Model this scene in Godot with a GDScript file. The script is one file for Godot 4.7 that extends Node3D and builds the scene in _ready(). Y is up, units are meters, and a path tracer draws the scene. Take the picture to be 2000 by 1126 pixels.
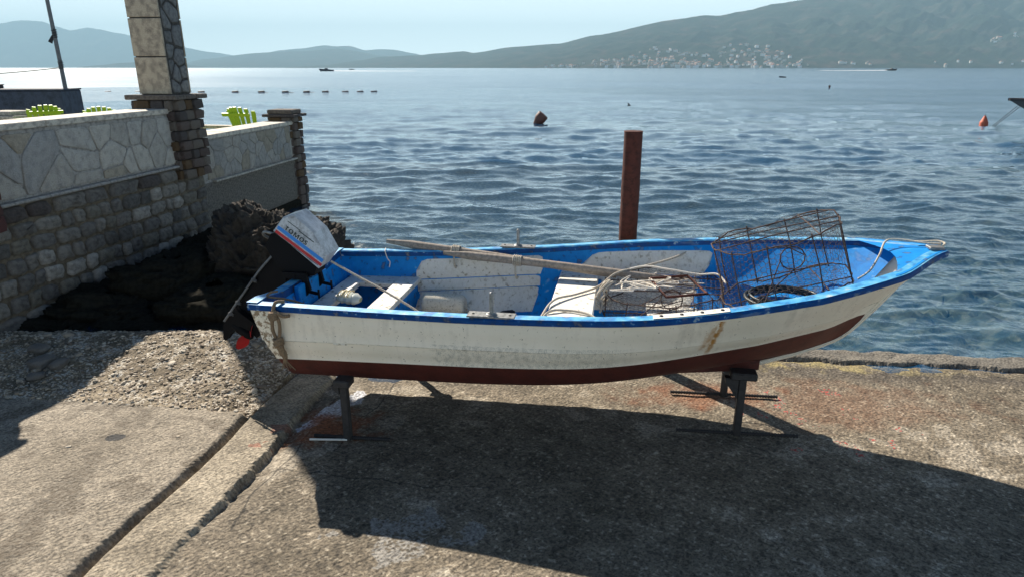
extends Node3D
# ---------------------------------------------------------------- helpers
const CAMY := 1.905
var used := {}
var rng := RandomNumberGenerator.new()
var N1 := FastNoiseLite.new()
var N2 := FastNoiseLite.new()
var M := {}
var T := {}

class MB:
	# collects triangles; faces are turned to the side their normals point to
	var v := PackedVector3Array()
	var n := PackedVector3Array()
	var uv := PackedVector2Array()
	var c := PackedColorArray()
	var ix := PackedInt32Array()
	var col := Color(1, 1, 1)
	var colored := false
	func vert(p: Vector3, nn: Vector3, t := Vector2.ZERO) -> int:
		v.append(p); n.append(nn); uv.append(t)
		if colored: c.append(col)
		return v.size() - 1
	func tri(a: int, b: int, d: int) -> void:
		var k := (v[b] - v[a]).cross(v[d] - v[a])
		if k.dot(n[a] + n[b] + n[d]) > 0.0:
			ix.append(a); ix.append(d); ix.append(b)
		else:
			ix.append(a); ix.append(b); ix.append(d)
	func quad(a: int, b: int, d: int, e: int) -> void:
		tri(a, b, d); tri(a, d, e)
	func flat(p: Array, t := []) -> void:
		# a flat convex face; its normal points away from the side the points run clockwise on
		var nn := Vector3.ZERO
		for k in range(1, p.size() - 1):
			nn += (p[k] - p[0]).cross(p[k + 1] - p[0])
		nn = nn.normalized()
		var f := v.size()
		for k in p.size():
			vert(p[k], nn, t[k] if t.size() else Vector2(p[k].x, p[k].y))
		for k in range(1, p.size() - 1):
			tri(f, f + k, f + k + 1)
	func box(x: Transform3D, s: Vector3, bev := 0.0) -> void:
		var h := s * 0.5
		if bev <= 0.0:
			for a in 3:
				for sg in [-1.0, 1.0]:
					var nn := Vector3.ZERO; nn[a] = sg
					var u := Vector3.ZERO; u[(a + 1) % 3] = 1
					var w := Vector3.ZERO; w[(a + 2) % 3] = 1
					var f := v.size()
					for q in [[-1, -1], [1, -1], [1, 1], [-1, 1]]:
						vert(x * ((nn + u * q[0] + w * q[1]) * h), (x.basis * nn).normalized(), Vector2(q[0], q[1]))
					quad(f, f + 1, f + 2, f + 3)
			return
		# chamfered box: three shrunken slabs of faces plus edge and corner faces
		var pts := []
		for sx in [-1.0, 1.0]:
			for sy in [-1.0, 1.0]:
				for sz in [-1.0, 1.0]:
					var sgn := Vector3(sx, sy, sz)
					var tri3 := []
					for a in 3:
						var p := (h - Vector3.ONE * bev) * sgn
						p[a] = h[a] * sgn[a]
						tri3.append(x * p)
					pts.append(tri3)
		var cc := x.origin
		var face := func(q: Array):
			var mid := Vector3.ZERO
			for p in q: mid += p
			mid /= q.size()
			var nn: Vector3 = (q[1] - q[0]).cross(q[2] - q[0]).normalized()
			if nn.dot(mid - cc) < 0: nn = -nn
			var f := v.size()
			for p in q: vert(p, nn, Vector2(p.x, p.y))
			for k in range(1, q.size() - 1): tri(f, f + k, f + k + 1)
		var id := func(a, b, e): return int(a) * 4 + int(b) * 2 + int(e)
		for k in 2:
			face.call([pts[id.call(k, 0, 0)][0], pts[id.call(k, 1, 0)][0], pts[id.call(k, 1, 1)][0], pts[id.call(k, 0, 1)][0]])
			face.call([pts[id.call(0, k, 0)][1], pts[id.call(1, k, 0)][1], pts[id.call(1, k, 1)][1], pts[id.call(0, k, 1)][1]])
			face.call([pts[id.call(0, 0, k)][2], pts[id.call(1, 0, k)][2], pts[id.call(1, 1, k)][2], pts[id.call(0, 1, k)][2]])
		for a in 2:
			for b in 2:
				face.call([pts[id.call(a, b, 0)][0], pts[id.call(a, b, 0)][1], pts[id.call(a, b, 1)][1], pts[id.call(a, b, 1)][0]])
				face.call([pts[id.call(a, 0, b)][0], pts[id.call(a, 0, b)][2], pts[id.call(a, 1, b)][2], pts[id.call(a, 1, b)][0]])
				face.call([pts[id.call(0, a, b)][1], pts[id.call(0, a, b)][2], pts[id.call(1, a, b)][2], pts[id.call(1, a, b)][1]])
		for q in pts: face.call(q)
	func tube(path: Array, r, sides := 8, caps := true) -> void:
		# r: a number or one radius for each point
		var up := Vector3.UP
		var rings := []
		var along := 0.0
		for k in path.size():
			var d: Vector3 = (path[mini(k + 1, path.size() - 1)] - path[maxi(k - 1, 0)]).normalized()
			var side := d.cross(up)
			if side.length() < 0.05: side = d.cross(Vector3.RIGHT)
			side = side.normalized()
			up = side.cross(d).normalized()
			var rr: float = r[k] if r is Array else r
			if k: along += (path[k] - path[k - 1]).length()
			var f := v.size()
			for j in sides + 1:
				var a := TAU * j / sides
				var o := side * cos(a) + up * sin(a)
				vert(path[k] + o * rr, o, Vector2(float(j) / sides, along))
			rings.append(f)
		for k in rings.size() - 1:
			for j in sides:
				quad(rings[k] + j, rings[k] + j + 1, rings[k + 1] + j + 1, rings[k + 1] + j)
		if caps:
			for e in [0, path.size() - 1]:
				var d: Vector3 = (path[1] - path[0]).normalized() * -1.0 if e == 0 else (path[-1] - path[-2]).normalized()
				var f := v.size()
				vert(path[e], d)
				for j in sides: vert(v[rings[0 if e == 0 else rings.size() - 1] + j], d)
				for j in sides: tri(f, f + 1 + j, f + 1 + (j + 1) % sides)
	func wire(a: Vector3, b: Vector3, r: float) -> void:
		# a three-sided bar
		var d := (b - a).normalized()
		var s := d.cross(Vector3.UP)
		if s.length() < 0.05: s = d.cross(Vector3.RIGHT)
		s = s.normalized()
		var w := s.cross(d)
		var f := v.size()
		for p in [a, b]:
			for j in 3:
				var o := s * cos(TAU * j / 3) + w * sin(TAU * j / 3)
				vert(p + o * r, o)
		for j in 3: quad(f + j, f + (j + 1) % 3, f + 3 + (j + 1) % 3, f + 3 + j)
	func lathe(x: Transform3D, prof: Array, sides := 20) -> void:
		# prof: Vector2(radius, height)
		var rings := []
		for k in prof.size():
			var d: Vector2 = prof[mini(k + 1, prof.size() - 1)] - prof[maxi(k - 1, 0)]
			var nn := Vector2(d.y, -d.x).normalized()
			var f := v.size()
			for j in sides + 1:
				var a := TAU * j / sides
				vert(x * Vector3(cos(a) * prof[k].x, prof[k].y, sin(a) * prof[k].x), (x.basis * Vector3(cos(a) * nn.x, nn.y, sin(a) * nn.x)).normalized(), Vector2(float(j) / sides, float(k) / prof.size()))
			rings.append(f)
		for k in rings.size() - 1:
			for j in sides:
				quad(rings[k] + j, rings[k] + j + 1, rings[k + 1] + j + 1, rings[k + 1] + j)
	func grid(p: Array, uvs := []) -> void:
		# rows of points joined into one smooth sheet
		var rows := p.size()
		var cols: int = p[0].size()
		var f := v.size()
		for i in rows:
			for j in cols:
				var du: Vector3 = p[i][mini(j + 1, cols - 1)] - p[i][maxi(j - 1, 0)]
				var dv: Vector3 = p[mini(i + 1, rows - 1)][j] - p[maxi(i - 1, 0)][j]
				vert(p[i][j], du.cross(dv).normalized(), uvs[i][j] if uvs.size() else Vector2(float(j) / (cols - 1), float(i) / (rows - 1)))
		for i in rows - 1:
			for j in cols - 1:
				var a := f + i * cols + j
				quad(a, a + 1, a + cols + 1, a + cols)
	func prism(poly: PackedVector2Array, x: Transform3D, z0: float, z1: float) -> void:
		# a polygon in x's xy plane, pulled from z0 to z1
		var tr := Geometry2D.triangulate_polygon(poly)
		for z in [z0, z1]:
			var nn := (x.basis * Vector3(0, 0, 1 if z == maxf(z0, z1) else -1)).normalized()
			var f := v.size()
			for p in poly: vert(x * Vector3(p.x, p.y, z), nn, p)
			for k in range(0, tr.size(), 3): tri(f + tr[k], f + tr[k + 1], f + tr[k + 2])
		var cw := Geometry2D.is_polygon_clockwise(poly)
		for k in poly.size():
			var a := poly[k]
			var b := poly[(k + 1) % poly.size()]
			var e := (b - a).normalized()
			var o := Vector2(e.y, -e.x) * (-1.0 if cw else 1.0)
			var nn := (x.basis * Vector3(o.x, o.y, 0)).normalized()
			var f := v.size()
			vert(x * Vector3(a.x, a.y, z0), nn); vert(x * Vector3(b.x, b.y, z0), nn)
			vert(x * Vector3(b.x, b.y, z1), nn); vert(x * Vector3(a.x, a.y, z1), nn)
			quad(f, f + 1, f + 2, f + 3)
	func mesh(to: ArrayMesh = null) -> ArrayMesh:
		var m := to if to else ArrayMesh.new()
		var a := []
		a.resize(Mesh.ARRAY_MAX)
		a[Mesh.ARRAY_VERTEX] = v; a[Mesh.ARRAY_NORMAL] = n; a[Mesh.ARRAY_TEX_UV] = uv; a[Mesh.ARRAY_INDEX] = ix
		if colored: a[Mesh.ARRAY_COLOR] = c
		m.add_surface_from_arrays(Mesh.PRIMITIVE_TRIANGLES, a)
		return m

func numbered(called: String) -> String:
	used[called] = used.get(called, -1) + 1
	return called if used[called] == 0 else "%s_%03d" % [called, used[called]]

func put(called: String, mesh: Mesh, m: Material, parent: Node = null) -> MeshInstance3D:
	var o := MeshInstance3D.new()
	o.mesh = mesh
	if m: o.material_override = m
	if parent == null or parent == self:
		o.name = numbered(called); add_child(o)
	else:
		o.name = called; parent.add_child(o, true)
	return o

func tag(o: Node, label: String, category: String, group := "", kind := "") -> void:
	if label: o.set_meta("label", label)
	if category: o.set_meta("category", category)
	if group: o.set_meta("group", group)
	if kind: o.set_meta("kind", kind)

func thing(called: String, label: String, category: String, at := Vector3.ZERO, turn := 0.0, group := "") -> Node3D:
	var o := Node3D.new()
	o.name = numbered(called); add_child(o)
	o.position = at; o.rotation.y = turn
	tag(o, label, category, group)
	return o

func structure(called: String, mesh: Mesh, m: Material, label := "") -> MeshInstance3D:
	var o := put(called, mesh, m)
	tag(o, label if label else called.replace("_", " "), "", "", "structure")
	return o

func lin(r: float, g: float, b: float) -> Color:
	return Color(r, g, b).linear_to_srgb()

func noise_image(w: int, h: int, freq: float, sd: int, type := FastNoiseLite.TYPE_SIMPLEX_SMOOTH, octaves := 4, seamless := true) -> Image:
	var k := FastNoiseLite.new()
	k.seed = sd; k.frequency = freq; k.noise_type = type
	k.fractal_octaves = octaves
	k.cellular_jitter = 1.0
	k.fractal_type = FastNoiseLite.FRACTAL_FBM if octaves > 1 else FastNoiseLite.FRACTAL_NONE
	return k.get_seamless_image(w, h) if seamless else k.get_image(w, h)

func grain_image(w: int, h: int, step: int, sd: int) -> Image:
	# grains without any lattice: random values, smoothly enlarged
	var r := RandomNumberGenerator.new()
	r.seed = sd
	var d := PackedByteArray()
	d.resize((w / step) * (h / step))
	for i in d.size(): d[i] = r.randi() & 255
	var im := Image.create_from_data(w / step, h / step, false, Image.FORMAT_L8, d)
	im.resize(w, h, Image.INTERPOLATE_CUBIC)
	return im

func tone_texture(img: Image, stops: Array, grain: Image = null, amount := 0.0) -> ImageTexture:
	# maps a grey picture to colours (linear values) along stops of [place, Color]
	var w := img.get_width(); var h := img.get_height()
	var src := img.get_data()
	var g := grain.get_data() if grain else PackedByteArray()
	var lut := []
	for i in 256:
		var t := i / 255.0
		var c: Color = stops[-1][1]
		for k in stops.size() - 1:
			if t <= stops[k + 1][0]:
				c = (stops[k][1] as Color).lerp(stops[k + 1][1], clampf((t - stops[k][0]) / (stops[k + 1][0] - stops[k][0]), 0, 1))
				break
		lut.append(c)
	var out := PackedByteArray()
	out.resize(w * h * 3)
	for i in w * h:
		var c: Color = lut[src[i]]
		if grain:
			var f := 1.0 + amount * (g[i] / 127.5 - 1.0)
			c = Color(c.r * f, c.g * f, c.b * f)
		c = c.linear_to_srgb()
		out[i * 3] = clampi(int(c.r * 255), 0, 255)
		out[i * 3 + 1] = clampi(int(c.g * 255), 0, 255)
		out[i * 3 + 2] = clampi(int(c.b * 255), 0, 255)
	return ImageTexture.create_from_image(Image.create_from_data(w, h, false, Image.FORMAT_RGB8, out))

func mat(color: Color, rough := 0.8, tex: Texture2D = null, scale := 1.0, bump: Texture2D = null, depth := 0.0, world := false) -> StandardMaterial3D:
	var m := StandardMaterial3D.new()
	m.albedo_color = color.linear_to_srgb() if color.r <= 1.0 else Color.WHITE
	m.roughness = rough
	if tex: m.albedo_texture = tex
	if tex or bump:
		m.uv1_triplanar = true
		m.uv1_world_triplanar = world
		m.uv1_scale = Vector3.ONE * scale
	if bump:
		m.heightmap_enabled = true
		m.heightmap_texture = bump
		m.heightmap_scale = depth
	return m

func spline(pts: Array, per := 8) -> Array:
	var out := []
	for k in pts.size() - 1:
		var a: Vector3 = pts[maxi(k - 1, 0)]; var b: Vector3 = pts[k]; var c: Vector3 = pts[k + 1]; var d: Vector3 = pts[mini(k + 2, pts.size() - 1)]
		for j in per:
			out.append(b.cubic_interpolate(c, a, d, float(j) / per))
	out.append(pts[-1])
	return out

func curve(xs: Array, ys: Array, x: float) -> float:
	# smooth curve through points
	var i := 0
	while i < xs.size() - 2 and x > xs[i + 1]: i += 1
	var t := clampf((x - xs[i]) / (xs[i + 1] - xs[i]), 0.0, 1.0)
	return cubic_interpolate(ys[i], ys[i + 1], ys[maxi(i - 1, 0)], ys[mini(i + 2, ys.size() - 1)], t)

func ss(a: float, b: float, x: float) -> float:
	return smoothstep(a, b, x)

# a block of stone seen from one side: an uneven rounded face standing out of a polygon (local xy, face towards +z)
func pillow(poly: PackedVector2Array, depth: float, bev: float, rough: float, sd: float, back := 0.04) -> ArrayMesh:
	var b := MB.new()
	var cen := Vector2.ZERO
	for p in poly: cen += p
	cen /= poly.size()
	var rings := []
	for k in 4:
		var ring := []
		for p in poly:
			var d := p - cen
			var l := d.length()
			var q := p
			var z := -back
			if k == 1: z = depth * 0.45
			elif k == 2:
				q = cen + d * maxf(0.3, (l - bev) / l); z = depth * 0.9
			elif k == 3:
				q = cen + d * maxf(0.12, (l - bev * 2.6) / l) * 0.8; z = depth
			if k > 0: z += rough * N1.get_noise_3d(q.x * 900 + sd * 77, q.y * 900, sd * 31.0)
			ring.append(Vector3(q.x, q.y, z))
		rings.append(ring)
	var n := poly.size()
	var fs := []
	for k in 4:
		var f := b.v.size()
		for j in n:
			var out := Vector3(rings[0][j].x - cen.x, rings[0][j].y - cen.y, 0).normalized()
			var nn: Vector3 = out if k == 0 else (out * [0, 0.8, 0.28, 0.0][k] + Vector3(0, 0, 1) * [0, 0.5, 1, 1][k])
			if k > 0:
				nn += Vector3(N1.get_noise_3d(rings[k][j].x * 1500, rings[k][j].y * 1500, sd * 9), N1.get_noise_3d(rings[k][j].x * 1500, rings[k][j].y * 1500, sd * 5 + 300), 0) * 0.35
			b.vert(rings[k][j], nn.normalized(), Vector2(rings[k][j].x, rings[k][j].y))
		fs.append(f)
	for k in 3:
		for j in n:
			b.quad(fs[k] + j, fs[k] + (j + 1) % n, fs[k + 1] + (j + 1) % n, fs[k + 1] + j)
	var c := b.vert(Vector3(cen.x, cen.y, depth + rough * 0.4), Vector3(0, 0, 1))
	for j in n: b.tri(c, fs[3] + j, fs[3] + (j + 1) % n)
	return b.mesh()

# an uneven block with rounded corners, about one unit across
func rough_block(sd: int, amount := 0.1, roundness := 0.35, cuts := 3) -> ArrayMesh:
	var b := MB.new()
	var pos := func(p: Vector3) -> Vector3:
		var q: Vector3 = p.lerp(p.normalized() * 1.15, roundness)
		q += Vector3(N1.get_noise_3d(q.x * 90 + sd * 50, q.y * 90, q.z * 90), N1.get_noise_3d(q.x * 90, q.y * 90 + sd * 50, q.z * 90), N1.get_noise_3d(q.x * 90, q.y * 90, q.z * 90 + sd * 50)) * amount * 2.0
		return q * 0.5
	for a in 3:
		for sg in [-1.0, 1.0]:
			var nn := Vector3.ZERO; nn[a] = sg
			var u := Vector3.ZERO; u[(a + 1) % 3] = 1
			var w := Vector3.ZERO; w[(a + 2) % 3] = 1
			var f := b.v.size()
			for i in cuts + 1:
				for j in cuts + 1:
					var s := -1.0 + 2.0 * i / cuts
					var t := -1.0 + 2.0 * j / cuts
					var p: Vector3 = pos.call(nn + u * s + w * t)
					var e := 0.05
					var d1: Vector3 = pos.call(nn + u * (s + e) + w * t) - p
					var d2: Vector3 = pos.call(nn + u * s + w * (t + e)) - p
					var k := d1.cross(d2).normalized()
					if k.dot(nn) < 0: k = -k
					k = k.lerp(p.normalized(), 0.35).normalized()
					b.vert(p, k)
			for i in cuts:
				for j in cuts:
					var q := f + i * (cuts + 1) + j
					b.quad(q, q + 1, q + cuts + 2, q + cuts + 1)
	return b.mesh()

# rectangle broken into uneven polygons with joints between (crazy paving)
func crazy(w: float, h: float, pts: Array, joint: float) -> Array:
	var out := []
	for i in pts.size():
		var poly := PackedVector2Array([Vector2(0, 0), Vector2(w, 0), Vector2(w, h), Vector2(0, h)])
		for j in pts.size():
			if i == j: continue
			var mid: Vector2 = (pts[i] + pts[j]) * 0.5
			var d: Vector2 = (pts[j] - pts[i]).normalized()
			var t := d.orthogonal() * 50.0
			var half := PackedVector2Array([mid + t, mid - t, mid - t - d * 50.0, mid + t - d * 50.0])
			var r := Geometry2D.intersect_polygons(poly, half)
			if r.is_empty():
				poly = PackedVector2Array(); break
			poly = r[0]
		if poly.size() < 3: continue
		var sh := Geometry2D.offset_polygon(poly, -joint, Geometry2D.JOIN_MITER)
		if sh.is_empty(): continue
		var q: PackedVector2Array = sh[0]
		# broken edges
		var e := PackedVector2Array()
		for k in q.size():
			var a := q[k]; var b := q[(k + 1) % q.size()]
			var steps := clampi(int((b - a).length() / 0.07), 1, 3)
			for s in steps:
				var p := a.lerp(b, maxf(0.1, s / float(steps)))
				e.append(p + Vector2(N1.get_noise_2d(p.x * 700, p.y * 700 + i * 91), N1.get_noise_2d(p.x * 700 + 500 + i * 37, p.y * 700)) * joint * 1.1)
			e.append(a.lerp(b, 0.9))
		if e.size() >= 3 and Geometry2D.triangulate_polygon(e).size(): out.append(e)
	return out

# ---------------------------------------------------------------- light
func make_light() -> void:
	var cam := Camera3D.new()
	cam.name = "camera"
	cam.fov = 46.83
	cam.near = 0.05
	cam.far = 60000.0
	cam.position = Vector3(0, CAMY, 0)
	cam.rotation_degrees = Vector3(-18.34, 0, 0)
	add_child(cam)
	cam.current = true
	var sky := ProceduralSkyMaterial.new()
	sky.sky_top_color = Color(0.07, 0.16, 0.29)
	sky.sky_horizon_color = Color(0.91, 0.965, 0.965)
	sky.sky_curve = 0.105
	sky.ground_horizon_color = Color(0.70, 0.80, 0.85)
	sky.ground_bottom_color = Color(0.15, 0.22, 0.28)
	var env := Environment.new()
	env.background_mode = Environment.BG_SKY
	env.sky = Sky.new()
	env.sky.sky_material = sky
	env.background_energy_multiplier = 1.45
	env.tonemap_mode = Environment.TONE_MAPPER_LINEAR
	env.tonemap_exposure = 1.98
	env.sdfgi_enabled = true
	env.ssao_enabled = true
	env.ssil_enabled = true
	env.fog_enabled = true
	env.fog_density = 0.00015
	env.fog_light_color = Color(0.74, 0.91, 1.0)
	var we := WorldEnvironment.new()
	we.name = "world"
	we.environment = env
	add_child(we)
	var sun := DirectionalLight3D.new()
	sun.name = "sun"
	sun.light_energy = 1.6
	sun.light_color = Color(1.0, 0.96, 0.90)
	sun.light_angular_distance = 0.5
	sun.shadow_enabled = true
	var az := deg_to_rad(33.0)
	var el := deg_to_rad(36.5)
	var to_sun := Vector3(-sin(az) * cos(el), sin(el), -cos(az) * cos(el))
	sun.look_at_from_position(Vector3.ZERO, -to_sun, Vector3.UP)
	add_child(sun)

# ---------------------------------------------------------------- materials
func make_materials() -> void:
	var fine := noise_image(512, 512, 0.06, 3, FastNoiseLite.TYPE_SIMPLEX_SMOOTH, 5)
	var speck := noise_image(512, 512, 0.16, 9, FastNoiseLite.TYPE_CELLULAR, 2)
	var broad := noise_image(512, 512, 0.012, 5, FastNoiseLite.TYPE_SIMPLEX_SMOOTH, 6)
	T.fine = ImageTexture.create_from_image(fine)
	T.broad = ImageTexture.create_from_image(broad)
	T.speck = ImageTexture.create_from_image(speck)
	var g := func(a): return Color(a, a, a)
	T.mottle = tone_texture(broad, [[0.0, g.call(0.45)], [0.4, g.call(0.72)], [0.6, g.call(0.95)], [1.0, g.call(1.0)]], fine, 0.35)
	T.stone = tone_texture(broad, [[0.0, Color(0.42, 0.40, 0.38)], [0.42, Color(0.70, 0.67, 0.64)], [0.58, Color(0.90, 0.86, 0.8)], [1.0, Color(1.0, 0.96, 0.9)]], speck, 0.45)
	T.dirty = tone_texture(noise_image(512, 512, 0.02, 21, FastNoiseLite.TYPE_SIMPLEX_SMOOTH, 6), [[0.0, Color(0.22, 0.19, 0.15)], [0.22, Color(0.5, 0.46, 0.38)], [0.29, Color(0.90, 0.89, 0.85)], [1.0, g.call(1.0)]], fine, 0.10)
	T.chips = tone_texture(noise_image(512, 512, 0.02, 33, FastNoiseLite.TYPE_SIMPLEX_SMOOTH, 6), [[0.0, Color(0.25, 0.23, 0.2)], [0.23, Color(0.01, 0.09, 0.25)], [0.29, Color(0.004, 0.205, 0.60)], [0.74, Color(0.005, 0.245, 0.66)], [0.80, Color(0.02, 0.30, 0.68)], [0.88, Color(0.32, 0.5, 0.6)], [1.0, Color(0.6, 0.6, 0.55)]], fine, 0.08)
	T.veined = tone_texture(noise_image(512, 512, 0.014, 25, FastNoiseLite.TYPE_SIMPLEX_SMOOTH, 6), [[0.0, g.call(0.5)], [0.35, Color(0.80, 0.78, 0.75)], [0.475, Color(0.92, 0.90, 0.86)], [0.495, Color(0.50, 0.49, 0.48)], [0.515, Color(0.92, 0.90, 0.87)], [0.75, Color(0.97, 0.94, 0.88)], [1.0, g.call(1.0)]], speck, 0.25)
	# boat paints
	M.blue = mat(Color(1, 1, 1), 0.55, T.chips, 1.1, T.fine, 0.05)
	M.blue.metallic_specular = 0.3
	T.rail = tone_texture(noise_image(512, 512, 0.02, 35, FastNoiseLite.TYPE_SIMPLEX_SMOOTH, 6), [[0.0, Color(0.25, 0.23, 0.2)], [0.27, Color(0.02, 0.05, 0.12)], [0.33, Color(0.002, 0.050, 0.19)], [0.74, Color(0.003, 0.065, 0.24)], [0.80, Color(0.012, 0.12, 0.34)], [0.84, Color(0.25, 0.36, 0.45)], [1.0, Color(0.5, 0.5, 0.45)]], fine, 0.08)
	M.rail = mat(Color(1, 1, 1), 0.5, T.rail, 1.3, T.fine, 0.04)
	M.rail.metallic_specular = 0.3
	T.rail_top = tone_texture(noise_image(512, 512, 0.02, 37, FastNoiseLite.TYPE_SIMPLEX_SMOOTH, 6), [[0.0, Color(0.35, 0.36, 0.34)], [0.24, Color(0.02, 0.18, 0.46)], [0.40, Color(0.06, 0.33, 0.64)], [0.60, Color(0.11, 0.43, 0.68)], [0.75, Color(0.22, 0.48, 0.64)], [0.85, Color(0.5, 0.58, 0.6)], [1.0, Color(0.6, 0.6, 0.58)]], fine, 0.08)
	M.rail_top = mat(Color(1, 1, 1), 0.45, T.rail_top, 1.0, T.fine, 0.04)
	M.white_wood = mat(Color(0.78, 0.76, 0.71), 0.6, T.dirty, 1.6, T.fine, 0.06)
	M.panel = mat(Color(0.80, 0.78, 0.72), 0.7, T.dirty, 2.1, T.fine, 0.08)
	M.floor_board = mat(Color(0.16, 0.15, 0.14), 0.8, T.mottle, 2.0, T.fine, 0.1)
	M.red_bottom = mat(Color(0.105, 0.020, 0.013), 0.65, T.mottle, 1.5, T.fine, 0.05)
	M.grey_wood = mat(Color(0.34, 0.29, 0.24), 0.85, T.mottle, 5.0, T.fine, 0.1)
	M.galvanised = mat(Color(0.30, 0.30, 0.29), 0.5, T.mottle, 6.0)
	M.galvanised.metallic = 0.6
	M.iron = mat(Color(0.035, 0.032, 0.032), 0.7, T.mottle, 5.0, T.fine, 0.08)
	M.rust = mat(Color(0.095, 0.024, 0.014), 0.9, T.mottle, 3.0, T.speck, 0.25)
	M.rusty_wire = mat(Color(0.080, 0.045, 0.033), 0.85, T.mottle, 12.0)
	M.thin_wire = mat(Color(0.085, 0.06, 0.048), 0.7)
	M.rope = mat(Color(0.62, 0.55, 0.44), 0.9, T.mottle, 14.0)
	M.old_rope = mat(Color(0.26, 0.18, 0.11), 0.95, T.mottle, 14.0)
	M.white_rope = mat(Color(0.78, 0.71, 0.60), 0.9)
	M.black_hose = mat(Color(0.02, 0.024, 0.022), 0.45)
	M.foam = mat(Color(0.74, 0.69, 0.57), 0.8, T.dirty, 5.0, T.speck, 0.12)
	M.cowl = mat(Color(0.56, 0.58, 0.60), 0.3, T.mottle, 2.0)
	M.motor_black = mat(Color(0.009, 0.009, 0.010), 0.6)
	M.motor_black.metallic_specular = 0.2
	M.stripe_blue = mat(Color(0.03, 0.24, 0.66), 0.4)
	M.stripe_red = mat(Color(0.55, 0.025, 0.03), 0.4)
	M.letter = mat(Color(0.012, 0.03, 0.03), 0.45)
	M.prop_red = mat(Color(0.50, 0.022, 0.022), 0.45)
	M.plastic = mat(Color(0.62, 0.66, 0.60), 0.3)
	M.plastic.backlight_enabled = true
	M.plastic.backlight = Color(0.5, 0.5, 0.42)
	# masonry
	var tones := [Color(0.22, 0.21, 0.20), Color(0.29, 0.275, 0.255), Color(0.36, 0.345, 0.32), Color(0.17, 0.165, 0.16), Color(0.26, 0.245, 0.21), Color(0.31, 0.295, 0.275), Color(0.24, 0.23, 0.22), Color(0.52, 0.50, 0.47)]
	M.blocks = []
	for c in tones: M.blocks.append(mat(c, 0.9, T.stone, 3.2, T.speck, 0.9))
	M.slabs = []
	for c in [Color(0.44, 0.425, 0.40), Color(0.40, 0.38, 0.35), Color(0.48, 0.455, 0.415), Color(0.37, 0.33, 0.27), Color(0.35, 0.345, 0.34)]: M.slabs.append(mat(c, 0.85, T.veined, 1.3, T.fine, 0.3))
	M.grey_slabs = []
	for c in [Color(0.37, 0.36, 0.345), Color(0.33, 0.325, 0.315), Color(0.41, 0.39, 0.36), Color(0.34, 0.305, 0.25)]: M.grey_slabs.append(mat(c, 0.9, T.veined, 1.7, T.speck, 0.6))
	M.dark_slabs = []
	for c in [Color(0.22, 0.225, 0.23), Color(0.27, 0.27, 0.265), Color(0.17, 0.175, 0.18)]: M.dark_slabs.append(mat(c, 0.85, T.stone, 3.0, T.fine, 0.3))
	M.brown_blocks = []
	for c in [Color(0.13, 0.095, 0.085), Color(0.17, 0.13, 0.115), Color(0.11, 0.095, 0.092), Color(0.21, 0.18, 0.155), Color(0.16, 0.10, 0.05)]: M.brown_blocks.append(mat(c, 0.9, T.stone, 4.0, T.speck, 0.5))
	M.red_blocks = []
	for c in [Color(0.15, 0.055, 0.05), Color(0.22, 0.10, 0.085), Color(0.12, 0.06, 0.055)]: M.red_blocks.append(mat(c, 0.9, T.stone, 4.0, T.speck, 0.4))
	M.weed_blocks = []
	for c in [Color(0.02, 0.02, 0.016), Color(0.03, 0.029, 0.024), Color(0.045, 0.043, 0.038)]: M.weed_blocks.append(mat(c, 0.95, T.stone, 4.0, T.speck, 0.6))
	M.mortar = mat(Color(0.20, 0.17, 0.13), 0.95, T.stone, 3.0, T.speck, 0.4)
	M.dark_mortar = mat(Color(0.10, 0.095, 0.09), 0.95, T.stone, 4.0, T.speck, 0.4)
	M.pale_mortar = mat(Color(0.39, 0.385, 0.38), 0.95, T.stone, 3.0, T.fine, 0.3)
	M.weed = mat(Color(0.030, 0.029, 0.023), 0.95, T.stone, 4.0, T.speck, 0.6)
	M.coping = mat(Color(0.66, 0.62, 0.55), 0.8, T.stone, 2.0, T.fine, 0.1)
	M.tile = mat(Color(0.50, 0.43, 0.33), 0.7, T.stone, 1.6, T.fine, 0.1)
	M.roughcast = mat(Color(0.34, 0.32, 0.29), 0.95, T.stone, 5.0, T.speck, 1.2)
	M.ledge = mat(Color(0.50, 0.48, 0.44), 0.85, T.stone, 3.0, T.fine, 0.1)
	M.weed.metallic_specular = 0.15
	M.rock = mat(Color(0.085, 0.072, 0.058), 0.9, T.stone, 3.5, T.speck, 1.0)
	M.chair = mat(Color(0.30, 0.46, 0.012), 0.5)
	M.timber = mat(Color(0.55, 0.47, 0.36), 0.75, T.mottle, 3.0)
	M.slate_paint = mat(Color(0.055, 0.07, 0.10), 0.8, T.mottle, 1.0, T.fine, 0.1)
	M.pole = mat(Color(0.16, 0.17, 0.18), 0.6, T.mottle, 3.0)
	M.black = mat(Color(0.012, 0.012, 0.014), 0.7)
	M.buoy = mat(Color(0.55, 0.12, 0.06), 0.55, T.dirty, 3.0)
	M.pink_buoy = mat(Color(0.13, 0.055, 0.045), 0.6, T.dirty, 3.0)
	M.dark_float = mat(Color(0.04, 0.035, 0.035), 0.6)
	M.grey_float = mat(Color(0.09, 0.085, 0.085), 0.6)
	M.navy = mat(Color(0.012, 0.018, 0.04), 0.35)
	M.boat_white = mat(Color(0.75, 0.75, 0.73), 0.4)
	M.glass = mat(Color(0.03, 0.04, 0.05), 0.1)
	M.wake = mat(Color(0.8, 0.83, 0.84), 0.9)
	M.skin = mat(Color(0.10, 0.055, 0.04), 0.6)

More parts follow.
